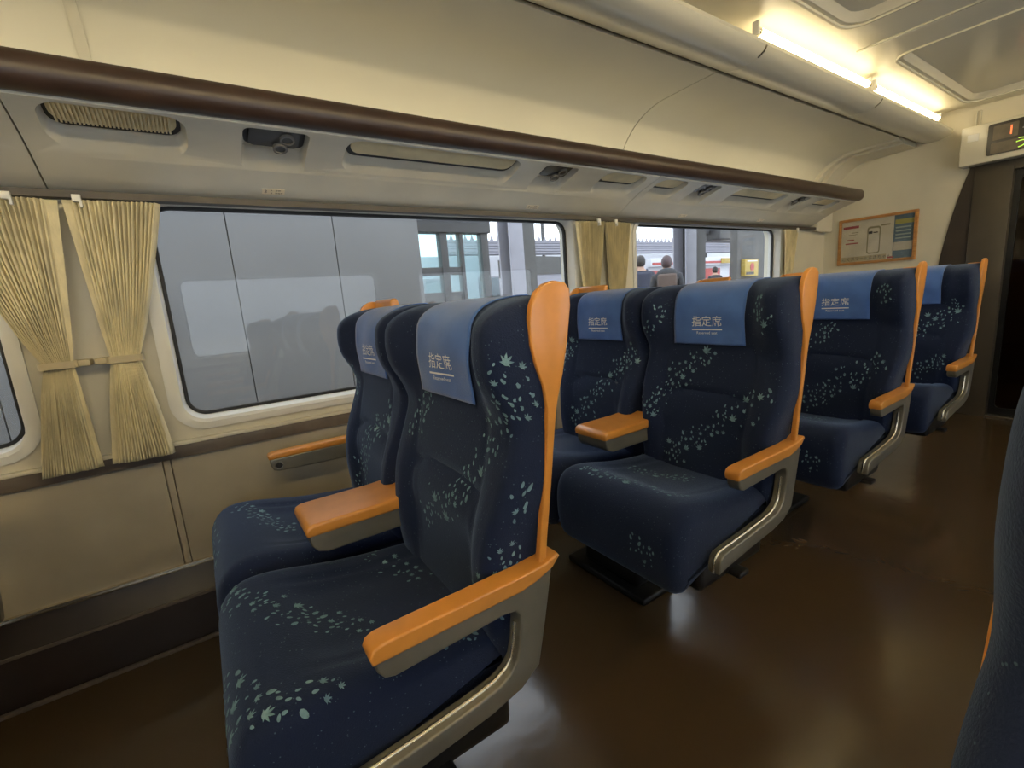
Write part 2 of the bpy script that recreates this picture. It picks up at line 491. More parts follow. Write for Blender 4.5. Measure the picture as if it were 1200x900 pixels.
for x in (-0.94, 0.78, 2.87):
    obj('seam_strip', bm_box(x - 0.008, x + 0.008, MY(1.06), 1.06, 2.154, 2.162, 0.002), M_CREAM_GL, ceil)
struct(ceil, 'cream ceiling with recessed glossy panels', 'ceiling')

# light troughs
TR = [(1.296, 2.040), (1.293, 2.022), (1.26, 2.004), (1.22, 1.997), (1.17, 1.999), (1.13, 2.008), (1.105, 2.022), (1.094, 2.040), (1.098, 2.056), (1.110, 2.064), (1.125, 2.060), (1.14, 2.046), (1.25, 2.046)]
JOINTS = [X0, -1.6, -0.38, 0.86, 2.10, 3.34, X1]
def trough(n, main):
    f = (lambda y: y) if main else MY
    root = None
    for a, b in zip(JOINTS, JOINTS[1:]):
        o = obj('trim_%d' % n if root is None else 'trough_section', bm_prism([(f(y), z) for y, z in TR], 'x', a + 0.0015, b - 0.0015), M_CREAM_GL, root)
        if root is None: root = o
    for x in JOINTS[1:-1]:
        obj('joint_clip', bm_prism([(f(y), z - 0.002) for y, z in TR[5:10]] + [(f(1.12), 2.05)], 'x', x - 0.006, x + 0.006), M_ALU, root)
    # web that carries the trough and closes the groove
    obj('trough_web', bm_prism([(f(1.25), 2.044), (f(1.31), 2.044), (f(1.31), 2.18), (f(1.295), 2.18), (f(1.285), 2.07), (f(1.25), 2.056)], 'x', X0, X1), M_CREAM, root)
    obj('groove', bm_box(X0, X1, *sorted((f(1.292), f(1.312))), 2.030, 2.046), M_BLACK, root)
    struct(root, 'long rounded cream light trough under the lit tubes' if main else 'rounded cream light trough across the aisle', 'light trough')
trough(6, True); trough(7, False)

M_TUBE = mat('lit_tube', (1, 1, 1, 1), rough=0.4, emit=(1.0, 0.83, 0.52, 1), es=8.5)
M_TUBE2 = mat('lit_tube_strong', (1, 1, 1, 1), rough=0.4, emit=(1.0, 0.83, 0.52, 1), es=TUBE_STRENGTH*1.3)
def tube_lamp(x0, x1, y, label, group, mt=None):
    e = empty('fluorescent_lamp', ((x0+x1)/2, y, 2.125), label, 'lamp', group)
    L = (x1 - x0)/2
    obj('tube', bm_tube([(-L + 0.03, 0, 0), (L - 0.03, 0, 0)], 0.016, 14), mt or M_TUBE2, e)
    for s in (-1, 1):
        obj('end_cap', bm_tube([(s*(L - 0.03), 0, 0), (s*(L - 0.012), 0, 0)], 0.017, 14), M_ALU, e)
        obj('socket', bm_box(*sorted((s*(L - 0.014), s*L)), -0.014, 0.014, -0.018, 0.035, 0.003), M_WHITE, e)
k = 0
for i, (a, b) in enumerate(zip(JOINTS, JOINTS[1:])):
    if i == 3: continue
    lab = {4: 'longer lit fluorescent tube above the trough, nearer the camera', 5: 'lit fluorescent tube above the trough, touching the end wall'}.get(i, 'lit fluorescent tube over the window seats, %s from the end wall, behind the camera' % ('sixth', 'fifth', 'fourth')[min(i, 2)])
    tube_lamp(a + 0.02, b - (0.02 if i < 5 else 0.10), 1.155, lab, 'fluorescent tubes over the window side', M_TUBE if i > 3 else None)
for i, (a, b) in enumerate(zip(JOINTS, JOINTS[1:])):
    tube_lamp(a + 0.02, b - 0.02, MY(1.155), 'lit fluorescent tube over the opposite seats, %s from the end wall' % ('sixth', 'fifth', 'fourth', 'third', 'second', 'first')[i], 'fluorescent tubes over the opposite side')

# ------------------------------------------------------------------ end wall with door
def end_wall():
    wall = obj('wall_end', bm_box(X1, X1 + 0.08, MY(1.95), 1.95, 0.0, 2.25), M_CREAM)
    boolean(wall, bm_box(X1 - 0.1, X1 + 0.2, MY(0.86), 0.86, -0.1, 1.80))
    struct(wall, 'cream end wall of the car around the dark door', 'wall')
    # dark surround: barrel-shaped outline
    def side(s):
        tab = [(0.0, 1.085), (0.4, 1.125), (0.8, 1.128), (1.1, 1.108), (1.4, 1.066), (1.6, 1.025), (1.78, 0.978)]
        return [((interp(tab, 1.78*i/24) if s > 0 else MY(interp(tab, 1.78*i/24))), 1.78*i/24) for i in range(25)]
    out = side(1) + side(-1)[::-1]
    inn = [(0.86, 0.0), (0.86, 1.78), (MY(0.86), 1.78), (MY(0.86), 0.0)]
    bm = bm_prism(out, 'x', X1 - 0.012, X1 + 0.004)
    sur = obj('door_surround', bm, M_DOORBROWN, wall)
    boolean(sur, bm_box(X1 - 0.2, X1 + 0.2, MY(0.86), 0.86, -0.1, 1.9))
    # frame step (vertical line) and jamb face
    for s in (1, -1):
        f = (lambda y: y) if s > 0 else MY
        obj('jamb', bm_box(X1 - 0.03, X1 + 0.10, *sorted((f(0.765), f(0.955))), 0.0, 1.78, 0.006), M_DOORFACE, wall)
    obj('lintel', bm_box(X1 - 0.02, X1 + 0.10, MY(0.77), 0.77, 1.70, 1.80), M_DOORFACE, wall)
    obj('threshold', bm_box(X1 - 0.035, X1 + 0.10, MY(0.77), 0.77, 0.0, 0.012, 0.003), M_ALU, wall)
    # sliding door with a tall glass
    dr = obj('door_1', bm_ring([(p[0], p[1]) for p in rrect(MY(0.765), 0.765, 0.012, 1.70, 0.005)], rrect(MY(0.735), 0.735, 0.06, 1.66, 0.03), 'x', X1 + 0.03, X1 + 0.07), M_DARKMET)
    struct(dr, 'dark sliding door with a tall tinted glass pane', 'door')
    obj('pane', bm_box(X1 + 0.045, X1 + 0.052, MY(0.737), 0.737, 0.058, 1.662), M_DOORGLASS, dr)
    # vestibule behind
    v = obj('wall_vestibule', bm_box(X1 + 1.5, X1 + 1.56, MY(1.4), 1.4, 0, 2.25), mat('vestibule_red', (0.10, 0.045, 0.028, 1), 0.5, noise=0.1))
    struct(v, 'reddish vestibule wall behind the door glass', 'wall')
    for s in (1, -1):
        f = (lambda y: y) if s > 0 else MY
        o = obj('wall_vestibule_side', bm_box(X1 + 0.08, X1 + 1.5, *sorted((f(1.0), f(1.05))), 0, 2.25), MATS['vestibule_red'])
        struct(o, 'reddish vestibule side wall behind the door', 'wall')
    c = obj('ceiling_vestibule', bm_box(X1 + 0.08, X1 + 1.5, MY(1.4), 1.4, 2.2, 2.25), M_CREAM); struct(c, 'vestibule ceiling behind the door', 'ceiling')
    lp = tag(obj('added_vestibule_light', bm_prism(rrect(X1 + 0.6, X1 + 1.0, YC - 0.2, YC + 0.2, 0.03), 'z', 2.185, 2.199), mat('added_vestibule_glow', (1, 1, 1, 1), 0.4, emit=(1.0, 0.8, 0.5, 1), es=3.0)), 'added square light on the vestibule ceiling, brightening the view through the door glass', 'lamp')  # ceiling light added to brighten what shows through the door glass
    b = obj('wall_back', bm_box(X0 - 0.1, X0, MY(1.95), 1.95, 0, 2.25), M_CREAM); struct(b, 'cream end wall behind the camera', 'wall')
end_wall()

# LED sign over the door
def led_sign():
    e = empty('information_sign', (X1 - 0.075, YC, 1.893), 'white boxed LED information display above the dark door', 'sign')
    hw = 1.022 - YC
    obj('housing', bm_box(-0.055, 0.075, -hw, hw, -0.13, 0.118, 0.008, 3), M_CREAM_GL, e)
    obj('display', bm_prism(rrect(-0.545, 0.545, -0.095, 0.098, 0.012), 'x', -0.062, -0.05), mat('display_black', (0.03, 0.026, 0.022, 1), 0.2, noise=0.05), e)
    wn = mat('display_window', (0.10, 0.08, 0.055, 1), 0.25, noise=0.15, nscale=20)
    obj('display_window', bm_prism(rrect(0.405, 0.520, -0.006, 0.082, 0.006), 'x', -0.0645, -0.06), wn, e)
    obj('display_window', bm_prism(rrect(-0.53, 0.525, -0.088, -0.022, 0.006), 'x', -0.0645, -0.06), wn, e)
    def led(n, s, size, y, z, col, st):
        v, f = text_mesh(s, size)
        bm = pydata(n, [(-0.0658, y - q[0], z + q[1]) for q in v], f)
        return obj(n, bm, mat('led_' + n, (0.1, 0.1, 0.1, 1), 0.4, emit=col, es=st), e)
    led('orange_digit', '1', 0.080, 0.437, 0.036, (1, 0.16, 0.03, 1), 1.6)
    led('white_characters', '号車', 0.045, 0.345, 0.03, (0.8, 0.75, 0.65, 1), 0.4)
    led('green_character', 'う', 0.075, 0.385, -0.055, (0.55, 0.9, 0.05, 1), 1.2)
    obj('service_plate', bm_box(-0.0575, -0.05, 0.590, 0.645, 0.02, 0.065, 0.002), M_WHITE, e)
    obj('cable_clip', bm_ring(rrect(0.612, 0.640, 0.116, 0.240, 0.008), rrect(0.619, 0.633, 0.123, 0.233, 0.005), 'x', 0.064, 0.0745), M_CREAM_GL, e)
led_sign()

# framed poster on the end wall
def poster():
    e = empty('framed_poster', (X1, 1.5075, 1.355), 'landscape railway poster in a light wooden frame on the end wall', 'poster')
    W, Hh = 0.263, 0.186
    o = [(-W, -Hh), (W, -Hh), (W, Hh), (-W, Hh)]; i = [(-W+0.022, -Hh+0.022), (W-0.022, -Hh+0.022), (W-0.022, Hh-0.022), (-W+0.022, Hh-0.022)]
    bm = bm_ring(o, i, 'x', -0.024, -0.001)
    bmesh.ops.recalc_face_normals(bm, faces=bm.faces)
    bmesh.ops.bevel(bm, geom=list(bm.edges), offset=0.003, segments=2, affect='EDGES')
    obj('frame', bm, M_WOODFRAME, e)
    w, h = W - 0.02, Hh - 0.02
    pr = obj('print', bm_box(-0.010, -0.006, -w, w, -h, h), mat('poster_paper', (0.72, 0.62, 0.47, 1), 0.5, noise=0.08, nscale=9), e)
    def col(n, c): return mat('poster_' + n, c, 0.5, noise=0.04)
    def sub(n, y0, y1, z0, z1, m, d=0.0006):   # y measured to the photo's right
        return obj(n, bm_box(-0.010 - d, -0.0099, -y1, -y0, z0, z1), m, pr)
    sub('blue_column', 0.115, w, -h, h, col('blue', (0.075, 0.13, 0.17, 1)))
    sub('yellow_band', 0.122, w - 0.006, 0.095, 0.13, col('yellow', (0.42, 0.36, 0.05, 1)), 0.0012)
    sub('white_notice', 0.120, w - 0.006, -0.105, -0.04, col('cream', (0.62, 0.52, 0.38, 1)), 0.0012)
    for q in range(4):
        sub('text_line', 0.128, w - 0.02, 0.065 - 0.027*q, 0.075 - 0.027*q, col('pale', (0.35, 0.42, 0.36, 1)), 0.0012)
    sub('red_banner', -w + 0.012, -0.12, 0.108, 0.128, col('red', (0.42, 0.06, 0.06, 1)))
    ph_o = rrect(-0.03, 0.06, -0.11, 0.105, 0.02); ph_i = rrect(-0.022, 0.052, -0.10, 0.09, 0.014)
    obj('phone_outline', bm_ring(ph_o, ph_i, 'x', -0.0108, -0.0099), col('olive', (0.30, 0.25, 0.14, 1)), pr)
    dk = col('ink', (0.05, 0.035, 0.025, 1))
    sub('phone_text', -0.05, -0.03 + 0.005, 0.048, 0.068, dk, 0.0012); sub('phone_text', -0.018, 0.012, 0.052, 0.060, dk, 0.0012)
    sub('caption_line', -0.17, -0.12, 0.07, 0.076, col('olive', None), 0.0008); sub('caption_line', -0.19, -0.13, 0.055, 0.060, col('olive', None), 0.0008)
    sub('caption_line', 0.03, 0.09, 0.10, 0.112, col('olive', None), 0.0008)
    sub('red_scribble', -0.20, -0.15, 0.010, 0.020, col('red', None), 0.0008); sub('red_scribble', -0.21, -0.12, -0.018, -0.008, col('red', None), 0.0008)
    sub('caption_box', -w + 0.006, 0.075, -h + 0.004, -0.122, col('tan', (0.50, 0.40, 0.24, 1)))
    v, f = text_mesh('しこくスマートえきちゃん', 0.031)
    obj('poster_title', pydata('t', [(-0.0112, 0.075 - q[0], -0.142 + q[1]) for q in v], f), dk, pr)
    sub('pink_footer', 0.085, 0.125, -h + 0.006, -h + 0.02, col('red', None), 0.0012)
    obj('glazing', bm_box(-0.0165, -0.0150, -w, w, -h, h), M_GLASS, e)
poster()

# ------------------------------------------------------------------ luggage rack
def rack():
    e = empty('luggage_rack', (0.5, 1.52, 1.63), 'long luggage rack with brown padded lip above the windows', 'luggage rack')
    ox, oy, oz = e.location
    def put(n, bm, mt, parent=e, ang=35):
        o = obj(n, bm, mt, parent, ang=ang)
        if parent is e:
            o.location = (-ox, -oy, -oz)
        return o
    XE = 4.32
    lip = [(1.514, 1.645), (1.502, 1.656), (1.496, 1.677), (1.500, 1.702), (1.512, 1.717), (1.530, 1.723), (1.548, 1.717), (1.558, 1.704), (1.560, 1.650), (1.545, 1.640), (1.528, 1.639)]
    put('lip', bm_prism(lip, 'x', X0, XE + 0.02, 0.008, 3), M_BROWN)
    UN = [(1.545, 1.634), (1.60, 1.618), (1.68, 1.590), (1.74, 1.562), (1.80, 1.528), (1.84, 1.506), (1.884, 1.496)]
    slots = [(-1.02, -0.335), (-0.225, 0.055), (0.50, 1.17), (1.66, 1.93), (2.05, 2.26), (2.76, 3.33), (3.80, 4.10)]
    noz = [(0.20, 0.375), (1.30, 1.475), (2.385, 2.56), (3.485, 3.63)]
    seams = [X0, -0.283, 2.0, XE]
    def slant(bm):
        for v in bm.verts: v.co.z += 1.634 - 0.326*(v.co.y - 1.545)
        return bm
    for a, b in zip(seams, seams[1:]):
        o = put('underside_panel', bm_prism(UN + [(1.884, 1.690), (1.545, 1.690)], 'x', a + 0.002, b - 0.002), M_RACK)
        for (p, q) in slots + noz:
            if p > a and q < b:
                n = (p, q) in noz
                rx = 0.03 if n else 0.065
                if n: bmc = frustum_z(rrect(p - 0.010, q + 0.010, 1.556, 1.765, rx), rrect(p + 0.004, q - 0.004, 1.562, 1.690, rx*0.45), -0.035, 0.034)
                else: bmc = frustum_z(rrect(p - 0.022, q + 0.022, 1.553, 1.738, rx), rrect(p + 0.006, q - 0.006, 1.560, 1.672, rx*0.45), -0.03, 0.034)
                boolean(o, slant(bmc))
    M_IN = mat('recess_beige', (0.82, 0.70, 0.43, 1), 0.6, noise=0.10, nscale=10)
    for j, (p, q) in enumerate(slots):
        put('slot_gasket', slant(bm_prism(rrect(p + 0.003, q - 0.003, 1.558, 1.668, 0.035), 'z', 0.026, 0.036)), M_BLACK)
        pn = put('slot_panel', slant(bm_prism(rrect(p + 0.012, q - 0.012, 1.556, 1.648, 0.035), 'z', 0.020, 0.027)), M_IN)
        if j == 1:
            nn = int((q - p - 0.04)/0.0085)
            for t in range(nn):
                x = p + 0.020 + t*0.0085
                obj('rib', slant(bm_box(x, x + 0.0045, 1.562, 1.642, 0.0125, 0.0205)), M_IN, pn)
    M_NZ = mat('nozzle_grey', (0.06, 0.057, 0.052, 1), 0.25, noise=0.1)
    M_NZ2 = mat('nozzle_rim', (0.16, 0.15, 0.135, 1), 0.25, noise=0.1)
    for (p, q) in noz:
        c = (p + q)/2
        put('nozzle_gasket', slant(bm_prism(rrect(p + 0.004, q - 0.004, 1.562, 1.664, 0.02), 'z', 0.026, 0.036)), M_BLACK)
        ft = put('lamp_nozzle_unit', slant(bm_prism(rrect(p + 0.014, q - 0.022, 1.562, 1.650, 0.018), 'z', 0.012, 0.027, 0.004)), M_NZ)
        for (dx, yy, zz) in ((0.030, 1.606, 0.010), (0.014, 1.645, 0.008)):
            rim = [(c + dx + 0.021*math.cos(t*math.pi/9), yy + 0.021*math.sin(t*math.pi/9)) for t in range(18)]
            rin = [(c + dx + 0.015*math.cos(t*math.pi/9), yy + 0.015*math.sin(t*math.pi/9)) for t in range(18)]
            obj('nozzle_ring', slant(bm_ring(rim, rin, 'z', zz - 0.005, zz + 0.004)), M_NZ2, ft)
            obj('nozzle_lens', slant(bm_prism(rin, 'z', zz - 0.002, zz + 0.002)), M_NZ, ft)
    M_CVL = mat('added_cove_glow', (1, 1, 1, 1), 0.4, emit=(1.0, 0.84, 0.55, 1), es=2.4)
    for a, b in ((-3.1, -1.7), (-1.6, -0.2), (-0.1, 1.3), (1.4, 2.8), (2.9, 4.25)):
        put('added_cove_light', bm_tube([(a, 1.735, 1.745), (b, 1.735, 1.745)], 0.010, 10), M_CVL)  # unseen tubes added behind the lip for the glow on the wall above
    # seat number stickers
    M_STK = mat('sticker_cream', (0.80, 0.70, 0.52, 1), 0.5, noise=0.03)
    M_INK = mat('sticker_ink', (0.02, 0.012, 0.01, 1), 0.5, noise=0.03)
    for x, s in ((0.29, '3'), (1.40, '4'), (2.55, '5'), (3.45, '6')):
        yy, zz = 1.815, 1.5194
        t = Vector((0.04, -0.022)).normalized()           # down the slope of the panel
        def P(u, v, o=0.0): return (x + u, yy - v*0.876 - o*0.48, zz + v*0.482 - o*0.876)
        bm = bmesh.new()
        vs = [bm.verts.new(P(u, v, d)) for d in (0.0, 0.0012) for (u, v) in ((-0.035, -0.012), (0.035, -0.012), (0.035, 0.012), (-0.035, 0.012))]
        for q in ((0, 1, 2, 3), (4, 5, 6, 7), (0, 1, 5, 4), (1, 2, 6, 5), (2, 3, 7, 6), (3, 0, 4, 7)): bm.faces.new([vs[i] for i in q])
        st = put('seat_number_sticker', bm, M_STK)
        for (tx, size, du, dv) in ((s, 0.020, -0.024, 0), ('A', 0.009, -0.006, 0.006), ('B', 0.009, -0.006, -0.006), ('窓側', 0.009, 0.014, 0.006), ('通路側', 0.008, 0.017, -0.006)):
            v, f = text_mesh(tx, size)
            obj('seat_number', pydata('n', [P(du + q[0], dv + q[1], 0.0016) for q in v], f), M_INK, st)
rack()

# ------------------------------------------------------------------ curtains
def curtain(label, top, tie, bot, z_tie=1.008, z0=1.468, z1=0.688, pleats=20, seed=1, hem_right=True, group='gold window curtains', hooks=(0.35,)):
    rnd = random.Random(seed)
    xb = (top[0] + top[1])/2
    yb = 1.832
    e = empty('window_curtain', (xb, yb, z1), label, 'curtain', group)
    NU = pleats*10; NV = 46
    ph = [rnd.uniform(-0.6, 0.6) for _ in range(pleats + 2)]
    am = [rnd.uniform(0.65, 1.15) for _ in range(pleats + 2)]
    def edges(z):
        if z > z_tie:
            t = (z - z_tie)/(z0 - z_tie); k = t**0.85
            return [tie[i] + (top[i] - tie[i])*k for i in (0, 1)]
        t = (z_tie - z)/(z_tie - z1); k = t**0.8
        return [tie[i] + (bot[i] - tie[i])*k for i in (0, 1)]
    def P(u, z):
        l, r = edges(z)
        # a flat hem border takes the edge
        hb = 0.14
        d = abs(z - z_tie)
        amp = (0.0125 + 0.006*min(1, d/0.3)) * min(1, 0.35 + d/0.12)
        uu = (u if hem_right else 1 - u)
        if uu > 1 - hb:
            w = 1 - (uu - (1 - hb))/hb
            a = amp*smooth01(0.6, 1.0, w)
        else: a = amp
        pu = u*pleats
        i = int(pu); fr = pu - i
        p_ = 2*math.pi*pu + ph[i]*(1-fr) + ph[i+1]*fr
        y = yb + a*(am[i]*(1-fr) + am[i+1]*fr)*(1.0 - 2.0*abs(math.sin(p_/2))**0.75)
        x = l + (r - l)*u + 0.25*a*math.sin(p_*1.0 + 1.2)*min(1, (r-l)/0.2)
        y += 0.006*math.sin(5*z + 3*u + seed) 
        return (x - xb, y - yb, z - z1)
    vs = []; fs = []
    for j in range(NV + 1):
        z = z0 + (z1 - z0)*j/NV
        for i in range(NU + 1):
            vs.append(P(i/NU, z))
    for j in range(NV):
        for i in range(NU):
            a = j*(NU+1) + i
            fs.append((a, a+1, a+NU+2, a+NU+1))
    c = obj('cloth', pydata('cloth', vs, fs), M_CURTAIN, e, ang=80)
    sd = c.modifiers.new('thick', 'SOLIDIFY'); sd.thickness = 0.0016
    l, r = edges(z_tie)
    pts = rrect(l - 0.012 - xb, r + 0.012 - xb, -0.022, 0.030, 0.014)
    pin = rrect(l - 0.009 - xb, r + 0.009 - xb, -0.019, 0.027, 0.011)
    obj('tieback', bm_ring(pts, pin, 'z', z_tie - z1 - 0.010, z_tie - z1 + 0.010), M_TIE, e)
    sx = (l - 0.02) if not hem_right else (r + 0.02)
    obj('tieback_clip', bm_box(sx - 0.018 - xb, sx + 0.018 - xb, -0.012, 0.046, z_tie - z1 - 0.009, z_tie - z1 + 0.009, 0.005), M_TIE, e)
    for h in hooks:
        hx = top[0] + (top[1] - top[0])*h - xb
        bm = bm_box(hx - 0.010, hx + 0.010, -0.024, -0.012, z0 - z1 - 0.008, z0 - z1 + 0.012, 0.002)
        bm_box(hx + 0.004, hx + 0.011, -0.024, 0.015, z0 - z1 - 0.022, z0 - z1 - 0.004, 0.002, bm=bm)
        obj('hook', bm, M_WHITE, e)
curtain('pleated gold curtain tied back, at the left edge of the photo', (-0.52, -0.266), (-0.379, -0.315), (-0.440, -0.304), pleats=22, seed=3, hem_right=True, hooks=(0.62,))
curtain('pleated gold curtain tied back, left border of the long window', (-0.257, -0.036), (-0.230, -0.165), (-0.285, -0.128), pleats=20, seed=5, hem_right=False, hooks=(0.16,))
curtain('gold curtain right of the long window, left one of the middle pair', (1.690, 1.882), (1.735, 1.815), (1.715, 1.880), pleats=13, seed=7, hem_right=False, hooks=(0.75,))
curtain('gold curtain left of the platform window, right one of the middle pair', (1.898, 2.110), (1.94, 2.015), (1.905, 2.07), pleats=13, seed=9, hem_right=True, hooks=(0.3,))
curtain('narrow gold curtain at the far end beside the end wall', (3.835, 4.055), (3.86, 3.94), (3.84, 4.0), pleats=9, seed=11, hem_right=False, hooks=(0.8,))

# ------------------------------------------------------------------ double seats
AX, AY = 0.13, 1.150          # unit origin = front of armrests, middle between the two seats (row 1 world)
SZT = 1.104
XC = [(0.38, .372), (0.48, .374), (0.56, .381), (0.66, .388), (0.742, .402), (0.80, .414), (0.88, .430), (0.94, .428), (1.0, .425), (1.05, .432), (1.11, .445)]
XS = [(0.38, .372), (0.46, .362), (0.55, .352), (0.62, .352), (0.70, .368), (0.78, .400), (0.86, .425), (0.91, .412), (0.955, .389), (1.0, .381), (1.04, .384), (1.11, .395)]
def xback(z): return 0.463 + 0.20*(z - 0.65) if z > 0.65 else 0.463 + 0.10*(z - 0.65)
def back_x(s, z):
    a = abs(s)
    w = smooth01(0.50, 0.80, a)
    x = interp(XC, z)*(1-w) + interp(XS, z)*w
    # lumbar panel and its seams
    zc = 0.742 - 0.020*(a/0.6)**3
    wi = 1 - smooth01(0.55, 0.66, a)
    x += 0.011*math.exp(-((z - zc)/0.0075)**2)*wi
    x -= 0.010*math.exp(-((z - (zc - 0.055))/0.045)**2)*wi*(1 if z < zc else math.exp(-((z-zc)/0.006)**2))
    x += 0.005*math.exp(-((a - 0.60)/0.022)**2)*(1 - smooth01(0.86, 0.92, z))
    xb = xback(z)
    if a > 0.86:
        u = (a - 0.86)/0.14
        x += (xb - x)*(1 - max(0, 1 - u**2.6)**(1/2.6))
    if z > 1.035:
        t = min(1, (z - 1.035)/(SZT - 1.035))
        x += (xb - x)*(1 - max(0, 1 - t**2.4)**(1/2.4))
    return x
def back_hw(z, hw):
    t = max(0, (z - 1.0)/(SZT - 1.0))
    return hw*(1 - 0.095*(1 - smooth01(0.60, 0.78, z)))*(1 - 0.075*t**3 - 0.02*math.exp(-((z - 0.88)/0.05)**2))

S_SAM = []
for i in range(61):
    q = -1 + 2*i/60
    S_SAM.append(math.copysign(abs(q)**0.8, q) if False else math.sin(q*math.pi/2)*0.55 + q*0.45)
Z_SAM = [0.38 + 0.65*i/52 for i in range(53)] + [1.03 + (SZT - 1.03)*math.sin(math.pi/2*i/14) for i in range(1, 15)]

def backrest_mesh(hw):
    vs, fs = [], []
    n = len(S_SAM)
    for z in Z_SAM:
        for s in S_SAM:
            vs.append((back_x(s, z), s*back_hw(z, hw), z))
    for j in range(len(Z_SAM)-1):
        for i in range(n-1):
            a = j*n + i
            fs.append((a, a+1, a+n+1, a+n))
        a = j*n
        fs.append((a, a+n, a+2*n-1, a+n-1))       # flat back
    fs.append(tuple(range(n)))
    fs.append(tuple(range((len(Z_SAM)-1)*n, len(Z_SAM)*n)))
    return pydata('backrest', vs, fs)

# seat cushion: ring profile (x,z) swept across
PROF = [(0.44, 0.40), (0.20, 0.345), (0.03, 0.300), (-0.02, 0.286), (-0.048, 0.300), (-0.064, 0.340), (-0.070, 0.390), (-0.069, 0.440), (-0.060, 0.482), (-0.040, 0.512), (-0.010, 0.528), (0.03, 0.530), (0.08, 0.522), (0.15, 0.506), (0.22, 0.493), (0.30, 0.483), (0.38, 0.476), (0.44, 0.474)]
def cush_prof(n=64):
    # arc-length resample, closed smooth path
    pts = [Vector(p) for p in PROF]
    out = []
    for i in range(len(pts)-1):
        p0 = pts[max(i-1, 0)]; p1 = pts[i]; p2 = pts[i+1]; p3 = pts[min(i+2, len(pts)-1)]
        for k in range(5):
            t = k/5
            out.append(0.5*((2*p1) + (p2-p0)*t + (2*p0-5*p1+4*p2-p3)*t*t + (3*p1-p0-3*p2+p3)*t**3))
    out.append(pts[-1])
    L = [0]
    for a, b in zip(out, out[1:]): L.append(L[-1] + (b-a).length)
    res = []
    for i in range(n+1):
        d = L[-1]*i/n
        j = max(k for k in range(len(L)) if L[k] <= d + 1e-9)
        j = min(j, len(L)-2)
        t = (d - L[j])/(L[j+1]-L[j])
        res.append(out[j].lerp(out[j+1], t))
    return res, L[-1]
CP, CL = cush_prof()
CN = []
for i in range(len(CP)):
    d = CP[min(i+1, len(CP)-1)] - CP[max(i-1, 0)]
    CN.append(Vector((-d.y, d.x)).normalized())
def cush_pt(s, i_f, hw, off=0.0):
    i = int(max(0, min(len(CP)-1.001, i_f))); t = i_f - i
    p = CP[i].lerp(CP[i+1], t); nrm = CN[i].lerp(CN[i+1], t).normalized()
    a = abs(s)
    ins = 0.0
    if a > 0.80:
        u = (a - 0.80)/0.20
        ins = 0.052*(1 - max(0, 1 - u**2.3)**(1/2.3))
    top = smooth01(0.49, 0.51, p.y) if p.x > 0.0 else 0
    dish = 0.0
    if p.y > 0.45 and p.x > 0.02:
        k = smooth01(0.02, 0.12, p.x)
        dish = -0.014*(1 - smooth01(0.35, 0.8, a))*k
        dish += 0.004*math.exp(-((a - 0.62)/0.03)**2)*-k
    # front seam
    dish -= 0.004*math.exp(-((p.x + 0.0)/0.01)**2)*0
    q = p + nrm*(-1)*(ins - dish - off)*1.0 if False else p - nrm*ins + nrm*(dish + off)
    return (q.x, s*hw, q.y)
# orientation check: normal should point outwards (top normal up)
if CN[-3].y < 0: CN = [-c for c in CN]

def cushion_mesh(hw):
    vs, fs = [], []
    n = len(CP)
    ss = [math.sin(q*math.pi/2)*0.6 + q*0.4 for q in [-1 + 2*i/44 for i in range(45)]]
    for s in ss:
        for i in range(n): vs.append(cush_pt(s, min(i, n-1.001), hw))
    for j in range(len(ss)-1):
        for i in range(n):
            a = j*n + i; b = j*n + (i+1) % n
            fs.append((a, b, b+n, a+n))
    fs.append(tuple(range(n))); fs.append(tuple(range((len(ss)-1)*n, len(ss)*n)))
    return pydata('seat_cushion', vs, fs)

# --- leaf print: flat leaves mapped on the surfaces
def maple(r):
    out = []
    lobes = [(-150, .45), (-105, .72), (-55, .92), (-18, 1.0), (18, .98), (55, .9), (105, .7), (150, .45)]
    lobes = [(-115, .62), (-70, .88), (-28, 1.0), (12, 1.02), (50, .9), (98, .66)]
    for k, (a, l) in enumerate(lobes):
        for da, q in ((-13, .62), (0, 1.0), (13, .62)):
            out.append((r*l*q*math.sin(math.radians(a+da)), r*l*q*math.cos(math.radians(a+da))))
        if k < len(lobes)-1:
            m_ = (a + lobes[k+1][0])/2
            out.append((r*.40*math.sin(math.radians(m_)), r*.40*math.cos(math.radians(m_))))
    out.append((r*.10, -r*.30)); out.append((-r*.10, -r*.30))
    return out
def petal(r):
    return [(r*0.55*math.sin(t)*(1 - .25*math.cos(t)), r*math.cos(t)) for t in [2*math.pi*i/10 for i in range(10)]]

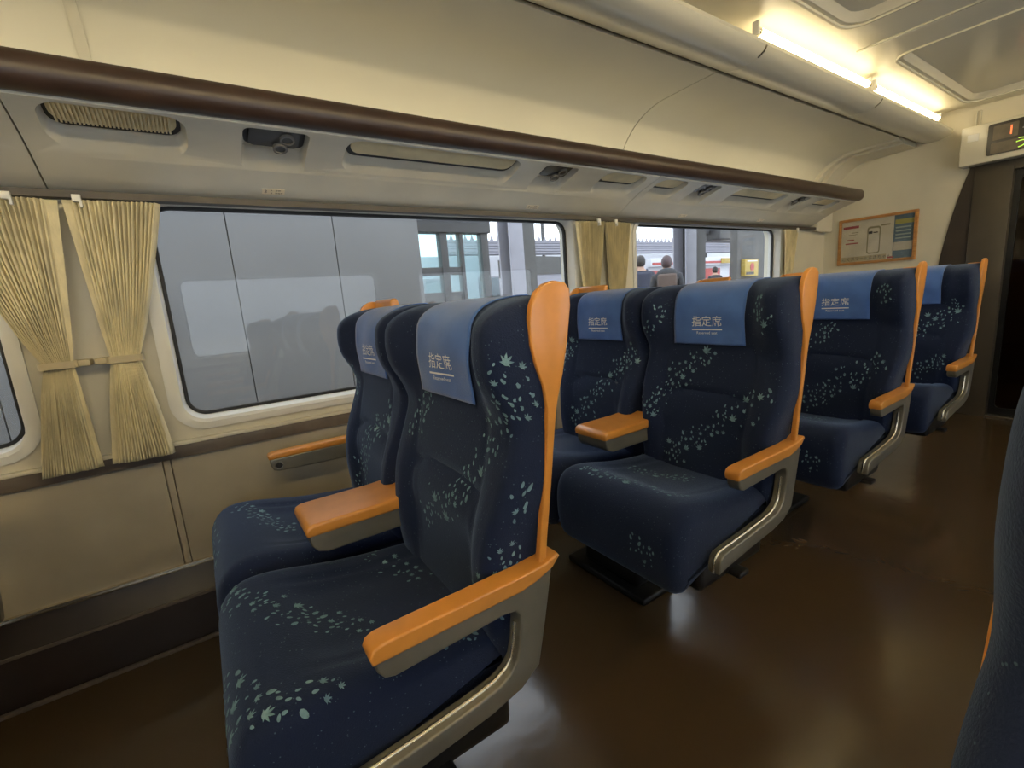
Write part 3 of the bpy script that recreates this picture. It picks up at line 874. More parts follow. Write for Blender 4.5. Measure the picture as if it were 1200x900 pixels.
def leaf_print(streams, surf, seed, dens=1.0):
    """streams: list of (polyline [(y,v)...], width, count). surf(y,v)->xyz or None"""
    rnd = random.Random(seed)
    vs, fs = [], []
    for (pl, width, cnt) in streams:
        seg = [math.dist(a, b) for a, b in zip(pl, pl[1:])]; tot = sum(seg)
        placed = []
        for c in range(int(cnt*dens)):
            for attempt in range(12):
                d = rnd.random()*tot; k = 0
                while k < len(seg)-1 and d > seg[k]: d -= seg[k]; k += 1
                t = d/seg[k]
                a, b = pl[k], pl[k+1]
                dx, dy = (b[0]-a[0])/seg[k], (b[1]-a[1])/seg[k]
                o = rnd.gauss(0, 0.42)*width
                px, py = a[0] + (b[0]-a[0])*t - dy*o, a[1] + (b[1]-a[1])*t + dx*o
                roll = rnd.random()
                big = roll < 0.16
                r = rnd.uniform(.015, .023) if big else (rnd.uniform(.007, .0115) if roll < .5 else rnd.uniform(.0035, .006))
                if all(math.dist((px, py), q[:2]) > (r + q[2])*0.95 for q in placed): break
            else: continue
            placed.append((px, py, r))
            an = rnd.uniform(-0.6, 0.6) + (0 if big else rnd.uniform(-.6, .6))
            sh = maple(r) if r > 0.0085 else petal(r)
            ca, sa = math.cos(an), math.sin(an)
            P = [(px + x*ca - y*sa, py + x*sa + y*ca) for x, y in sh]
            cen = surf(px, py)
            pts = [surf(*p) for p in P]
            mid = [surf(px + (p[0]-px)*.5, py + (p[1]-py)*.5) for p in P]
            if cen is None or any(p is None for p in pts) or any(p is None for p in mid): continue
            b0 = len(vs); n = len(pts)
            vs += [cen] + mid + pts
            for i in range(n):
                j = (i+1) % n
                fs.append((b0, b0+1+i, b0+1+j)); fs.append((b0+1+i, b0+1+n+i, b0+1+n+j, b0+1+j))
    return pydata('leaf_print', vs, fs) if vs else None

_arc = {}
def arc_s(a, z, hw):
    key = (round(z, 2), hw)
    if key not in _arc:
        zz = key[0]; L = [0.0]; px = back_x(0, zz); w_ = back_hw(zz, hw)
        ss = [i/160*0.9995 for i in range(161)]
        for i in range(1, 161):
            x = back_x(ss[i], zz); L.append(L[-1] + math.hypot(x - px, (ss[i]-ss[i-1])*w_)); px = x
        _arc[key] = (ss, L)
    ss, L = _arc[key]
    d = abs(a)
    if d >= L[-1]: return None
    lo, hi = 0, 160
    while hi - lo > 1:
        m_ = (lo + hi)//2
        if L[m_] <= d: lo = m_
        else: hi = m_
    t = (d - L[lo])/max(1e-9, L[hi]-L[lo])
    return math.copysign(ss[lo] + (ss[hi]-ss[lo])*t, a)

def back_surf(hw):
    def g(y, z):
        if not (0.40 < z < 1.075): return None
        s = arc_s(y, z, hw)
        if s is None: return None
        y = s*back_hw(z, hw)
        x = back_x(s, z); e = 0.004
        s2 = max(-.999, min(.999, s + e/hw)); s1 = max(-.999, min(.999, s - e/hw))
        dxy = (back_x(s2, z) - back_x(s1, z))/((s2-s1)*hw)
        dxz = (back_x(s, z+e) - back_x(s, z-e))/(2*e)
        nv = Vector((-1, dxy, dxz)).normalized()*0.0013
        return (x + nv.x, y + nv.y, z + nv.z)
    return g
N_CP = len(CP) - 1
def cush_surf(hw):
    # v = distance along the profile from the front bottom upward then back
    def g(y, v):
        s = y/hw
        if abs(s) > 0.985: return None
        i_f = v/CL*N_CP
        if i_f < 12 or i_f > N_CP - 2: return None
        return cush_pt(s, i_f, hw, 0.0013)
    return g

HW_A, HW_W = 0.268, 0.240
Y_A, Y_W = 0.898, 1.400          # centres of the two backrests (row 1 world)
CHW_A, CHW_W = 0.246, 0.244
CY_A, CY_W = 0.914, 1.428

# stream sets, y measured from the seat centre (+ = towards the window), v = height or profile length
BACK_STREAMS = [
    # row 1
    [([(-0.215, 0.90), (-0.19, 0.85), (-0.14, 0.78), (-0.06, 0.70), (0.03, 0.645), (0.10, 0.60)], 0.042, 80), ([(-0.31, 1.00), (-0.29, 0.965), (-0.27, 0.93), (-0.245, 0.89)], 0.045, 30),
     ([(0.10, 0.90), (0.15, 0.85), (0.20, 0.78)], 0.04, 34), ([(-0.22, 0.52), (-0.26, 0.60), (-0.30, 0.66)], 0.045, 34), ([(-0.30, 0.70), (-0.29, 0.78)], 0.03, 8)],
    # other rows
    [([(-0.02, 0.89), (0.06, 0.82), (0.14, 0.75), (0.23, 0.66)], 0.045, 66), ([(-0.22, 0.78), (-0.14, 0.72), (-0.06, 0.64), (0.06, 0.55), (0.13, 0.49)], 0.05, 74),
     ([(-0.17, 1.05), (-0.20, 1.0), (-0.22, 0.95)], 0.035, 20), ([(0.21, 1.03), (0.17, 1.0), (0.24, 0.94)], 0.03, 18)],
    [([(0.0, 0.88), (0.08, 0.80), (0.17, 0.72), (0.24, 0.64)], 0.045, 60), ([(-0.21, 0.74), (-0.10, 0.66), (0.0, 0.58), (0.10, 0.50)], 0.05, 76),
     ([(-0.18, 1.05), (-0.21, 0.97)], 0.035, 16)],
    [([(0.06, 0.84), (0.16, 0.76), (0.24, 0.70)], 0.045, 44), ([(-0.22, 0.90), (-0.10, 0.80), (0.02, 0.70)], 0.05, 60), ([(-0.20, 0.62), (-0.05, 0.52)], 0.045, 36)],
]
WIN_STREAMS = [
    [([(0.20, 0.93), (0.21, 0.87), (0.18, 0.80)], 0.03, 26), ([(-0.16, 0.80), (-0.05, 0.745), (0.04, 0.69), (0.09, 0.60), (0.16, 0.53)], 0.045, 80)],
    [([(0.16, 0.90), (0.21, 0.82), (0.22, 0.76)], 0.035, 30), ([(-0.20, 0.88), (-0.12, 0.78), (-0.02, 0.70), (0.06, 0.60), (0.15, 0.54)], 0.045, 88)],
]
CUSH_STREAMS = [
    # v: ~0.47 nose bottom, ~0.79 front crest, up to ~1.2 rear
    [([(0.21, 0.71), (0.15, 0.745), (0.08, 0.80), (0.0, 0.87), (-0.05, 0.91), (-0.03, 0.97)], 0.042, 70), ([(-0.03, 0.67), (-0.12, 0.70), (-0.19, 0.74), (-0.225, 0.80), (-0.232, 0.88)], 0.042, 56),
     ([(0.21, 1.05), (0.12, 1.09), (0.04, 1.13)], 0.03, 22), ([(-0.2, 1.05), (-0.22, 1.12)], 0.02, 8)],
    [([(0.18, 0.79), (0.06, 0.80), (-0.05, 0.83), (-0.18, 0.85)], 0.036, 62), ([(0.14, 0.98), (0.03, 1.03), (-0.05, 1.08)], 0.04, 40), ([(-0.10, 0.64), (-0.18, 0.59)], 0.05, 18)],
]
CUSHW_STREAMS = [
    [([(0.18, 0.80), (0.10, 0.82), (0.03, 0.87), (-0.05, 0.91)], 0.04, 56), ([(0.21, 0.66), (0.10, 0.69), (0.0, 0.68), (-0.1, 0.69)], 0.04, 56)],
]

_cache = {}
def cached(key, fn):
    if key not in _cache:
        bm = fn()
        if bm is None: return None
        bmesh.ops.recalc_face_normals(bm, faces=bm.faces)
        me = bpy.data.meshes.new(key); bm.to_mesh(me); bm.free()
        finish(me, 60); _cache[key] = me
    return _cache[key]

def flat_cover_pt(y, z, hw, off=0.006):
    s = y/back_hw(min(z, 1.03), hw)
    return back_x(s, z) - off

def cover_wr(q, z):
    return 0.0022*math.sin(4*q + 30*z) + 0.0018*math.sin(3*q - 50*z)

def cover_mesh(hw):
    HWc = 0.126
    rows = [0.902 + 0.128*i/16 for i in range(17)] + [1.03 + (SZT + 0.001 - 1.03)*math.sin(math.pi/2*i/9) for i in range(1, 10)]
    vs, fs = [], []
    N = 24
    for z in rows:
        for i in range(N+1):
            q = -1 + 2*i/N
            fl = 1 + 0.03*max(0, (1.0 - z)/0.1)
            y = q*HWc*fl
            s = y/hw
            zz = min(z, SZT)
            xf = back_x(s, zz) if zz < SZT else xback(SZT)
            if z < 0.96: xf = min(xf, back_x(s*0.3, 0.96) + 0.05*(0.96 - z))
            wr = cover_wr(q, z)
            vs.append((xf - 0.007 + wr, y, z if z < 1.05 else z + 0.001))
    # over the top to the rear
    for (dx, zt) in ((0.012, SZT + 0.002), (0.026, SZT - 0.004), (0.034, SZT - 0.02), (0.036, SZT - 0.10)):
        for i in range(N+1):
            q = -1 + 2*i/N
            vs.append((xback(SZT) + dx - (0.20*(SZT - zt) if zt < SZT - 0.05 else 0), q*HWc, zt))
    tot = len(vs)//(N+1)
    for j in range(tot-1):
        for i in range(N):
            a = j*(N+1) + i
            fs.append((a, a+1, a+N+2, a+N+1))
    return pydata('headrest_cover', vs, fs)

def cover_x(y, z, hw):
    s = y/hw
    xf = back_x(s, z)
    if z < 0.96: xf = min(xf, back_x(s*0.3, 0.96) + 0.05*(0.96 - z))
    return xf - 0.0105 + cover_wr(y/0.128, z)

def lettering_mesh(hw):
    vs, fs = [], []
    zc = 0.965
    for (s, size, dz) in (('指定席', 0.0365, 0.012), ('Reserved seat', 0.0125, -0.024)):
        v, f = text_mesh(s, size)
        b = len(vs)
        vs += [(cover_x(-q[0], zc + dz + q[1], hw), -q[0], zc + dz + q[1]) for q in v]
        fs += [tuple(i + b for i in p) for p in f]
    b = len(vs); n = 10
    for i in range(n+1):
        y = 0.052 - 0.104*i/n
        for z in (zc - 0.0150, zc - 0.0110): vs.append((cover_x(y, z, hw), y, z))
    for i in range(n): fs.append((b+2*i, b+2*i+2, b+2*i+3, b+2*i+1))
    return pydata('lettering', vs, fs)

def wing_pts():
    # outline in (x, z): paddle head at the top narrowing to a strip
    front = [(0.446, 0.600), (0.455, 0.66), (0.472, 0.76), (0.487, 0.86), (0.490, 0.905), (0.484, 0.945), (0.470, 0.985), (0.463, 1.02), (0.464, 1.06), (0.470, 1.088), (0.482, 1.108), (0.500, 1.121), (0.520, 1.126)]
    rear = [(0.545, 1.122), (0.556, 1.110), (0.556, 1.08), (0.545, 1.02), (0.530, 0.96), (0.516, 0.92), (0.507, 0.88), (0.488, 0.76), (0.471, 0.66), (0.462, 0.600)]
    return front + rear

def arm_top_mesh(length, w, h, tail=True, r=0.022):
    """orange armrest pad: x 0..length, y -w/2..w/2, z 0..h, front rounded, rear tail pointed upward"""
    pr = [(0.000, 0.0), (-0.003, h*0.45), (0.002, h*0.80), (0.014, h*0.98), (0.03, h), (length - 0.08, h), (length - 0.03, h + 0.003), (length, h + 0.012)]
    if tail: pr += [(length + 0.004, h + 0.006), (length - 0.015, h - 0.012), (length - 0.05, 0.006), (length - 0.085, 0.0)]
    else: pr += [(length, 0.0)]
    bm = bm_prism(pr, 'y', -w/2, w/2, min(0.008, w*0.2), 3)
    return bm

def frame_outline(L=0.33):
    """side frame in (x,z) around armrest, relative to arm front (x=0), absolute z"""
    return None

def build_seat(x_arm, mirror, row_i, label, group, lettering=True, window_arm=True):
    f = (lambda y: y) if not mirror else MY
    sg = -1 if mirror else 1
    e = empty('double_seat', (x_arm, f(AY), 0), label, 'seat', group)
    if mirror: e.location.y += 0.0065
    def put(n, me, mt, dy, parent=e, ang=35):
        """mesh given in row-1 x; moved so that arm front = 0; dy = world y of the mesh origin"""
        o = obj(n, me, mt, parent, ang=ang)
        if parent is e:
            o.location = (-AX, f(dy) - f(AY), 0)
            if mirror and n in ('backrest', 'back_shell', 'headrest_cover', 'side_wing'):
                # this seat is reclined a little further
                th = math.radians(13.0); px_, pz_ = 0.40, 0.46
                o.rotation_euler = (0, th, 0)
                o.location.x += px_ - (px_*math.cos(th) + pz_*math.sin(th))
                o.location.z += pz_ - (-px_*math.sin(th) + pz_*math.cos(th))
        return o
    def msh(key, fn): return cached(key, fn)
    for (nm, hw, yc, chw, cyc) in (('a', HW_A, Y_A, CHW_A, CY_A), ('w', HW_W, Y_W, CHW_W, CY_W)):
        b = put('backrest', msh('backrest_' + nm, lambda: backrest_mesh(hw)), M_FABRIC, yc)
        st = (BACK_STREAMS[row_i % 4] if nm == 'a' else WIN_STREAMS[min(row_i, 1)])
        lm = msh('leafprint_%s%d' % (nm, row_i), lambda: leaf_print(st, back_surf(hw), 10 + row_i))
        if lm:
            l = obj('leaf_print', lm, M_LEAF, b); l['kind'] = 'stuff'; l['label'] = 'scattered teal leaf print'
        put('back_shell', msh('shell_' + nm, lambda: shell_mesh(hw)), M_SHELL, yc)
        cv = put('headrest_cover', msh('cover_' + nm, lambda: cover_mesh(hw)), M_COVER, yc)
        if not cv.modifiers:
            sd = cv.modifiers.new('t', 'SOLIDIFY'); sd.thickness = 0.0022; sd.offset = 0
        cv['label'] = 'blue cloth headrest cover'
        if lettering:
            t = obj('lettering', msh('letters_' + nm, lambda: lettering_mesh(hw)), M_TEXT, cv); t['label'] = 'white reserved seat lettering'
        c = put('seat_cushion', msh('cushion_' + nm, lambda: cushion_mesh(chw)), M_FABRIC, cyc)
        st2 = (CUSH_STREAMS[min(row_i, 1)] if nm == 'a' else CUSHW_STREAMS[0])
        lm = msh('leafcush_%s%d' % (nm, min(row_i, 1)), lambda: leaf_print(st2, cush_surf(chw), 40 + row_i))
        if lm:
            l = obj('leaf_print', lm, M_LEAF, c); l['kind'] = 'stuff'; l['label'] = 'scattered teal leaf print'
    # orange wings with the return that forms a grab handle at the back corner
    for side, yw in ((-1, 0.634 if not mirror else 0.641), (1, 1.634)):
        sd_ = side*sg
        w_ = put('side_wing', msh('wing', lambda: bm_prism(wing_pts(), 'y', -0.007, 0.007, 0.003, 3)), M_ORANGE, yw)
        key = 'grab_%d_%d' % (sd_, side)
        g = obj('grab_return', msh(key, lambda: bm_prism([(x, z) for x, z in rrect(0.528, 0.556, 1.03, 1.107 if side < 0 else 1.130, 0.013)], 'y', *sorted((-0.004*sd_, (-0.07 if side < 0 else -0.17)*sd_)), 0.008, 3)), M_ORANGE, w_)
    # aisle side frame
    fr = frame_mesh_pts()
    a1 = put('armrest', msh('side_frame', lambda: bm_prism(fr, 'y', -0.018, 0.018, 0.005, 3)), M_FRAME, 0.637)
    def top_at(parent, key, w, L, x, z, h=0.030, tail=True):
        o = obj('arm_pad', msh(key, lambda: arm_top_mesh(L, w, h, tail)), M_ORANGE, parent); o.location = (x, 0, z); return o
    top_at(a1, 'pad_side', 0.042, 0.355, AX, 0.586)
    edge = [(p[0], 0, p[1]) for p in frame_inner_edge()]
    obj('bright_edge', msh('edge', lambda: bm_tube(edge, 0.0045, 8)), M_ALU, a1)
    # centre armrest: wide
    mid = put('armrest', msh('mid_arm', lambda: bm_prism([(0.134, 0.594), (0.137, 0.565), (0.150, 0.548), (0.172, 0.540), (0.40, 0.540), (0.40, 0.594)], 'y', -0.074, 0.074, 0.006, 3)), M_FRAME, 1.172)
    top_at(mid, 'pad_mid', 0.160, 0.27, AX, 0.590, 0.030, False)
    # window armrest: slim beam with a round socket
    wa = put('armrest', msh('win_arm', lambda: bm_prism(win_arm_pts(), 'y', -0.020, 0.020, 0.006, 3)), M_FRAME, 1.765)
    top_at(wa, 'pad_win', 0.046, 0.34, AX, 0.612, 0.022, False)
    sgn = -1*sg
    obj('socket', msh('socket_ring%d' % sgn, lambda: bm_ring([(0.158 + 0.014*math.cos(t*math.pi/8), 0.588 + 0.014*math.sin(t*math.pi/8)) for t in range(16)], [(0.158 + 0.010*math.cos(t*math.pi/8), 0.588 + 0.010*math.sin(t*math.pi/8)) for t in range(16)], 'y', 0.018*sgn, 0.0225*sgn)), M_ALU, wa)
    obj('socket_hole', msh('socket_hole%d' % sgn, lambda: bm_prism([(0.158 + 0.0105*math.cos(t*math.pi/8), 0.588 + 0.0105*math.sin(t*math.pi/8)) for t in range(16)], 'y', 0.018*sgn, 0.0212*sgn)), M_BLACK, wa)
    obj('arm_bracket', msh('arm_bracket%d' % sgn, lambda: bm_prism([(0.385, 0.33), (0.44, 0.33), (0.462, 0.60), (0.42, 0.60), (0.40, 0.50)], 'y', *sorted((-0.016, 0.016)), 0.006, 3)), M_FRAME, wa)
    # base: under-frame, pedestal, foot pedal
    put('under_frame', msh('under', lambda: bm_box(0.07, 0.40, -0.46, 0.46, 0.245, 0.340, 0.02, 3)), M_DARKMET, AY)
    put('pedestal', msh('pedestal', pedestal_mesh), M_DARKMET, AY + 0.02)
    pk = 'pedal%d' % sg
    put('foot_pedal', msh(pk, lambda: pedal_mesh(sg)), M_DARKMET, 0.80)
    return e

def shell_mesh(hw):
    pts = []
    for z in [0.42 + 0.64*i/10 for i in range(11)]: pts.append((xback(z) + 0.004, z))
    pts += [(xback(1.06) + 0.014, 1.072), (xback(1.06) + 0.024, 1.062)]
    for z in [1.0 - 0.58*i/8 for i in range(9)]: pts.append((xback(z) + 0.026, z))
    return bm_prism(pts, 'y', -hw*0.90, hw*0.90, 0.010, 3)

def frame_inner_edge():
    # visible bright rim: post foot sweeping forward under the cushion
    return [(0.392, 0.520), (0.386, 0.480), (0.378, 0.452), (0.364, 0.436), (0.340, 0.424), (0.30, 0.417), (0.20, 0.408), (0.10, 0.402), (0.068, 0.398), (0.056, 0.388), (0.050, 0.370), (0.050, 0.348)]

def frame_mesh_pts():
    # closed outline (x,z): beam under the pad, rear post, lower bar
    outer = [(0.134, 0.590), (0.136, 0.570), (0.146, 0.556), (0.162, 0.551), (0.362, 0.556), (0.384, 0.552), (0.393, 0.540)]
    inner = frame_inner_edge()
    low = [(0.060, 0.352), (0.20, 0.368), (0.32, 0.378), (0.385, 0.392), (0.428, 0.42), (0.448, 0.50), (0.470, 0.600), (0.482, 0.622), (0.440, 0.606), (0.40, 0.590)]
    return outer + inner + low

def win_arm_pts():
    return [(0.134, 0.614), (0.132, 0.590), (0.140, 0.572), (0.156, 0.566), (0.30, 0.560), (0.44, 0.556), (0.46, 0.612)]

def pedestal_mesh():
    bm = bm_box(0.20, 0.40, -0.14, 0.14, 0.02, 0.25, 0.02, 2)
    bm_box(0.16, 0.44, -0.20, 0.20, 0.0, 0.026, 0.01, 2, bm=bm)
    return bm

def pedal_mesh(sg):
    # bar that reaches from under the seat to the aisle, with a flat tread
    bm = bm_tube([(0.25, 0.10*sg, 0.262), (0.245, 0.0, 0.260), (0.238, -0.07*sg, 0.256)], 0.009, 8)
    t = bm_box(0.212, 0.262, *sorted((-0.145*sg, -0.055*sg)), 0.246, 0.262, 0.006, 2)
    return merge(bm, t)

G = 'navy leaf-print double seats by the windows'
PITCH = 0.970
build_seat(AX, False, 0, 'nearest navy leaf-print double seat, large in the foreground', G)
build_seat(AX + PITCH, False, 1, 'navy leaf-print double seat second from the camera, beside the middle curtains', G)
build_seat(AX + 2*PITCH, False, 2, 'navy leaf-print double seat third from the camera, beside the platform window', G)
build_seat(AX + 3*PITCH, False, 3, 'farthest navy leaf-print double seat, close to the dark door', G)
build_seat(AX - PITCH - 0.045, False, 1, 'double seat at the left edge, only a sliver of its grey frame showing', G)
build_seat(AX - 0.145, True, 1, 'navy seat across the aisle, its edge at the lower right corner', 'double seats across the aisle')

# ------------------------------------------------------------------ outside
exec_outside = True
M_CONC = mat('concrete', (0.085, 0.085, 0.084, 1), 0.8, noise=0.12, nscale=4, bump=0.2, bscale=40)
M_GREYWALL = mat('grey_shelter_panel', (0.150, 0.152, 0.156, 1), 0.6, noise=0.05, nscale=2)
M_PLAT = mat('platform_asphalt', (0.16, 0.16, 0.17, 1), 0.85, noise=0.1, nscale=5)
M_STEELD = mat('dark_painted_steel', (0.032, 0.033, 0.036, 1), 0.5, noise=0.1)
M_STEELL = mat('light_painted_steel', (0.26, 0.26, 0.30, 1), 0.5, noise=0.06)
M_WHITEB = mat('white_building', (0.55, 0.56, 0.60, 1), 0.7, noise=0.04)
M_LOUV = mat('louvre_grey', (0.22, 0.22, 0.26, 1), 0.6, noise=0.05)
M_RED = mat('kiosk_red', (0.36, 0.05, 0.045, 1), 0.5, noise=0.05)
M_YEL = mat('sign_yellow', (0.36, 0.25, 0.04, 1), 0.5, noise=0.06)
M_SHGLASS = glass_mat('shelter_glass', (0.72, 0.88, 0.88, 1), 0.10)

struct(obj('floor_platform', bm_box(-6, 40, 2.35, 18, -0.3, -0.05), M_PLAT), 'station platform surface outside the windows', 'platform')

# grey panel wall close outside
gw = empty('shelter_wall', (-1.5, 3.65, -0.05), 'big plain light grey panel wall filling the long window', 'wall')
ed = [-4.5, -2.0, -0.95, 0.262, 0.935, 1.60]
for i in range(5):
    o = obj('wall_panel', bm_box(ed[i] + 0.003 + 1.5, ed[i+1] - 0.003 + 1.5, -0.05, 0.10, 0, 2.55, 0.004), M_GREYWALL, gw)
obj('core', bm_box(-3.0, 3.08, 0.02, 0.08, 0.0, 2.53), M_STEELD, gw)

# glazed waiting shelter behind the grey wall
sh = empty('waiting_shelter', (2.9, 5.6, -0.05), 'dark-framed glazed platform shelter right of the grey wall', 'shelter')
for xx, wd in ((2.30, .10), (2.80, .10), (3.06, .05), (3.42, .11)):
    obj('post', bm_box(xx - 2.9 - wd/2, xx - 2.9 + wd/2, -0.06, 0.06, 0, 3.0, 0.006), M_STEELD, sh)
obj('header', bm_box(-0.75, 0.60, -0.10, 0.10, 2.05, 3.0, 0.01), M_STEELD, sh)
obj('mid_rail', bm_box(-0.65, 0.14, -0.04, 0.04, 1.52, 1.62, 0.005), M_STEELD, sh)
for a, b in ((2.35, 2.75), (2.85, 3.03), (3.09, 3.36)):
    obj('pane', bm_box(a - 2.9, b - 2.9, -0.01, 0.01, 0.02, 2.06), M_SHGLASS, sh)
obj('kick_panel', bm_box(2.35 - 2.9, 3.03 - 2.9, -0.03, 0.03, 0.0, 1.30, 0.008), M_CONC, sh)
obj('notice_frame', bm_ring(rrect(-0.08, 0.12, 0.7, 1.28, 0.02), rrect(-0.065, 0.105, 0.72, 1.26, 0.015), 'y', -0.05, -0.03), M_STEELD, sh)

def column(label, x0, x1, x2, y):
    e = empty('steel_column', ((x0+x2)/2, y, -0.05), label, 'column')
    c = (x0+x2)/2
    hh = (x2 - x0)/2
    obj('web', bm_box(-hh*0.1, hh*0.1, -0.14, 0.14, 0, 5), M_STEELD, e)
    obj('flange', bm_box(-hh*0.92, hh*0.05, -0.16, -0.13, 0, 5, 0.004), M_STEELL, e)
    obj('flange', bm_box(hh*0.05, hh*0.92, -0.155, -0.125, 0, 5, 0.004), M_CONC, e)
    obj('flange', bm_box(-hh*0.92, hh*0.92, 0.13, 0.16, 0, 5, 0.004), M_STEELL, e)
    obj('base_plate', bm_box(-hh*1.1, hh*1.1, -0.24, 0.24, 0, 0.03, 0.006), M_STEELD, e)
column('two-tone grey steel column in the right part of the long window', 4.02, 4.29, 4.54, 6.0)
column('two-tone grey column seen through the platform window', 8.29, 8.66, 9.01, 6.0)

# wide concrete pillar with a yellow box
pl = tag(obj('concrete_pillar', bm_box(7.84, 9.25, 4.5, 4.64, -0.05, 4.5, 0.03), M_CONC), 'wide rough concrete pillar filling the right of the platform window', 'pillar')
yb = empty('yellow_sign_box', (8.17, 4.5, 1.18), 'small yellow sign box with a red disc on the concrete pillar', 'sign')
obj('box', bm_box(-0.22, 0.21, -0.08, -0.001, 0, 0.29, 0.01), M_YEL, yb)
obj('red_disc', bm_prism([(0.0 + 0.065*math.cos(t*math.pi/10), 0.16 + 0.065*math.sin(t*math.pi/10)) for t in range(20)], 'y', -0.086, -0.079), M_RED, yb)
obj('label_band', bm_box(-0.19, 0.06, -0.084, -0.079, 0.03, 0.075), M_STEELD, yb)
obj('label_band', bm_box(-0.16, 0.16, -0.084, -0.079, 0.25, 0.27), M_WHITEB, yb)

# canopy and building across the tracks
cn = empty('platform_canopy', (16, 16, -0.05), 'long grey louvred canopy edge with saw-tooth fringe across the tracks', 'canopy')
for q in range(5):
    obj('louvre', bm_prism([(0, 2.95 + q*0.11), (0.06, 2.93 + q*0.11), (0.06, 3.02 + q*0.11), (0, 3.04 + q*0.11)], 'x', -8, 12), M_LOUV, cn)
obj('fascia_back', bm_box(-8, 12, 0.06, 0.12, 2.9, 3.5), M_LOUV, cn)
tooth = None
bm = bm_prism([(-0.09, 3.47), (0.09, 3.47), (0.0, 3.68)], 'y', -0.02, 0.02)
tm = bpy.data.meshes.new('tooth'); bm.to_mesh(tm); bm.free()
for q in range(66):
    o = obj('fringe_tooth', tm, M_STEELL, cn); o.location = (-7.9 + q*0.30, 0, 0)
for xx in (-3.0, 2.95, 9.0):
    obj('mast', bm_box(xx - 0.05, xx + 0.05, 0.2, 0.3, 0, 6.5), M_STEELD, cn)
for xx in (-6.0, 1.0, 8.0):
    obj('canopy_post', bm_box(xx - 0.08, xx + 0.08, 0.1, 0.26, 0, 3.0), M_WHITEB, cn)
bd = empty('station_building', (18, 18, -0.05), 'white station wall beyond the canopy across the tracks', 'building')
obj('wall', bm_box(-11, 14, 0, 0.4, 0, 3.1), M_WHITEB, bd)
for q in range(9):
    fr_ = obj('window', bm_box(-10 + q*2.6, -8.9 + q*2.6, -0.04, 0.05, 1.0, 2.2, 0.01), M_STEELL, bd)
    obj('pane', bm_box(-9.95 + q*2.6, -8.95 + q*2.6, -0.055, -0.035, 1.05, 2.15), M_SHGLASS, fr_)
# stairway housing: sloped roof seen right of the column
st = empty('stair_housing', (12.9, 14.5, -0.05), 'pale stair housing with a darker sloped roof beyond the column', 'stair housing')
obj('body', bm_box(-2.4, 2.6, 0, 1.5, 0, 2.0), M_STEELL, st)
obj('roof', bm_prism([(-2.45, 2.0), (2.65, 2.0), (0.6, 2.62), (-2.45, 2.72)], 'y', -0.05, 1.55), M_CONC, st)
obj('lamp_plate', bm_box(0.3, 0.42, -0.03, 0.0, 1.4, 1.75, 0.01), M_WHITEB, st)

# red kiosk with signs
ks = empty('platform_kiosk', (20.5, 13.5, -0.05), 'red and white platform kiosk seen through the far window', 'kiosk')
obj('body', bm_box(-4, 4.2, 0, 1.6, 0, 2.35), M_WHITEB, ks)
for a, b in ((-3.9, -2.6), (-2.2, -1.2), (0.0, 1.4), (2.3, 3.6)):
    obj('red_panel', bm_box(a, b, -0.05, 0.0, 0.3, 1.9, 0.01), M_RED, ks)
obj('fascia', bm_box(-4.1, 4.3, -0.25, 0.0, 2.05, 2.4, 0.02), M_WHITEB, ks)
obj('red_stripe', bm_box(-4.0, 4.2, -0.27, -0.24, 2.12, 2.22), M_RED, ks)
obj('yellow_sign', bm_box(1.1, 1.9, -0.30, -0.26, 2.10, 2.34, 0.01), M_YEL, ks)
obj('counter', bm_box(-1.1, -0.1, -0.35, 0.0, 0.0, 1.0, 0.01), M_STEELL, ks)
# dark roof beams at the top of the platform window
rf = empty('roof_beams', (11.5, 7.5, 2.3), 'dark platform roof beams at the top of the far window', 'roof beams')
obj('beam', bm_box(-0.15, 1.5, 0, 0.25, 0.1, 0.55, 0.01), M_STEELD, rf)
obj('beam', bm_box(1.5, 4.4, 1.6, 1.85, 0.15, 0.55, 0.01), M_STEELD, rf)
obj('speaker_box', bm_box(0.2, 0.9, -0.3, 0.1, -0.05, 0.2, 0.02), M_STEELD, rf)
obj('hanger', bm_box(0.1, 0.16, 0.1, 0.16, 0.2, 3.0), M_STEELD, rf)
obj('tie_beam', bm_box(1.3, 1.5, 0.1, 1.75, 0.2, 0.5, 0.01), M_STEELD, rf)

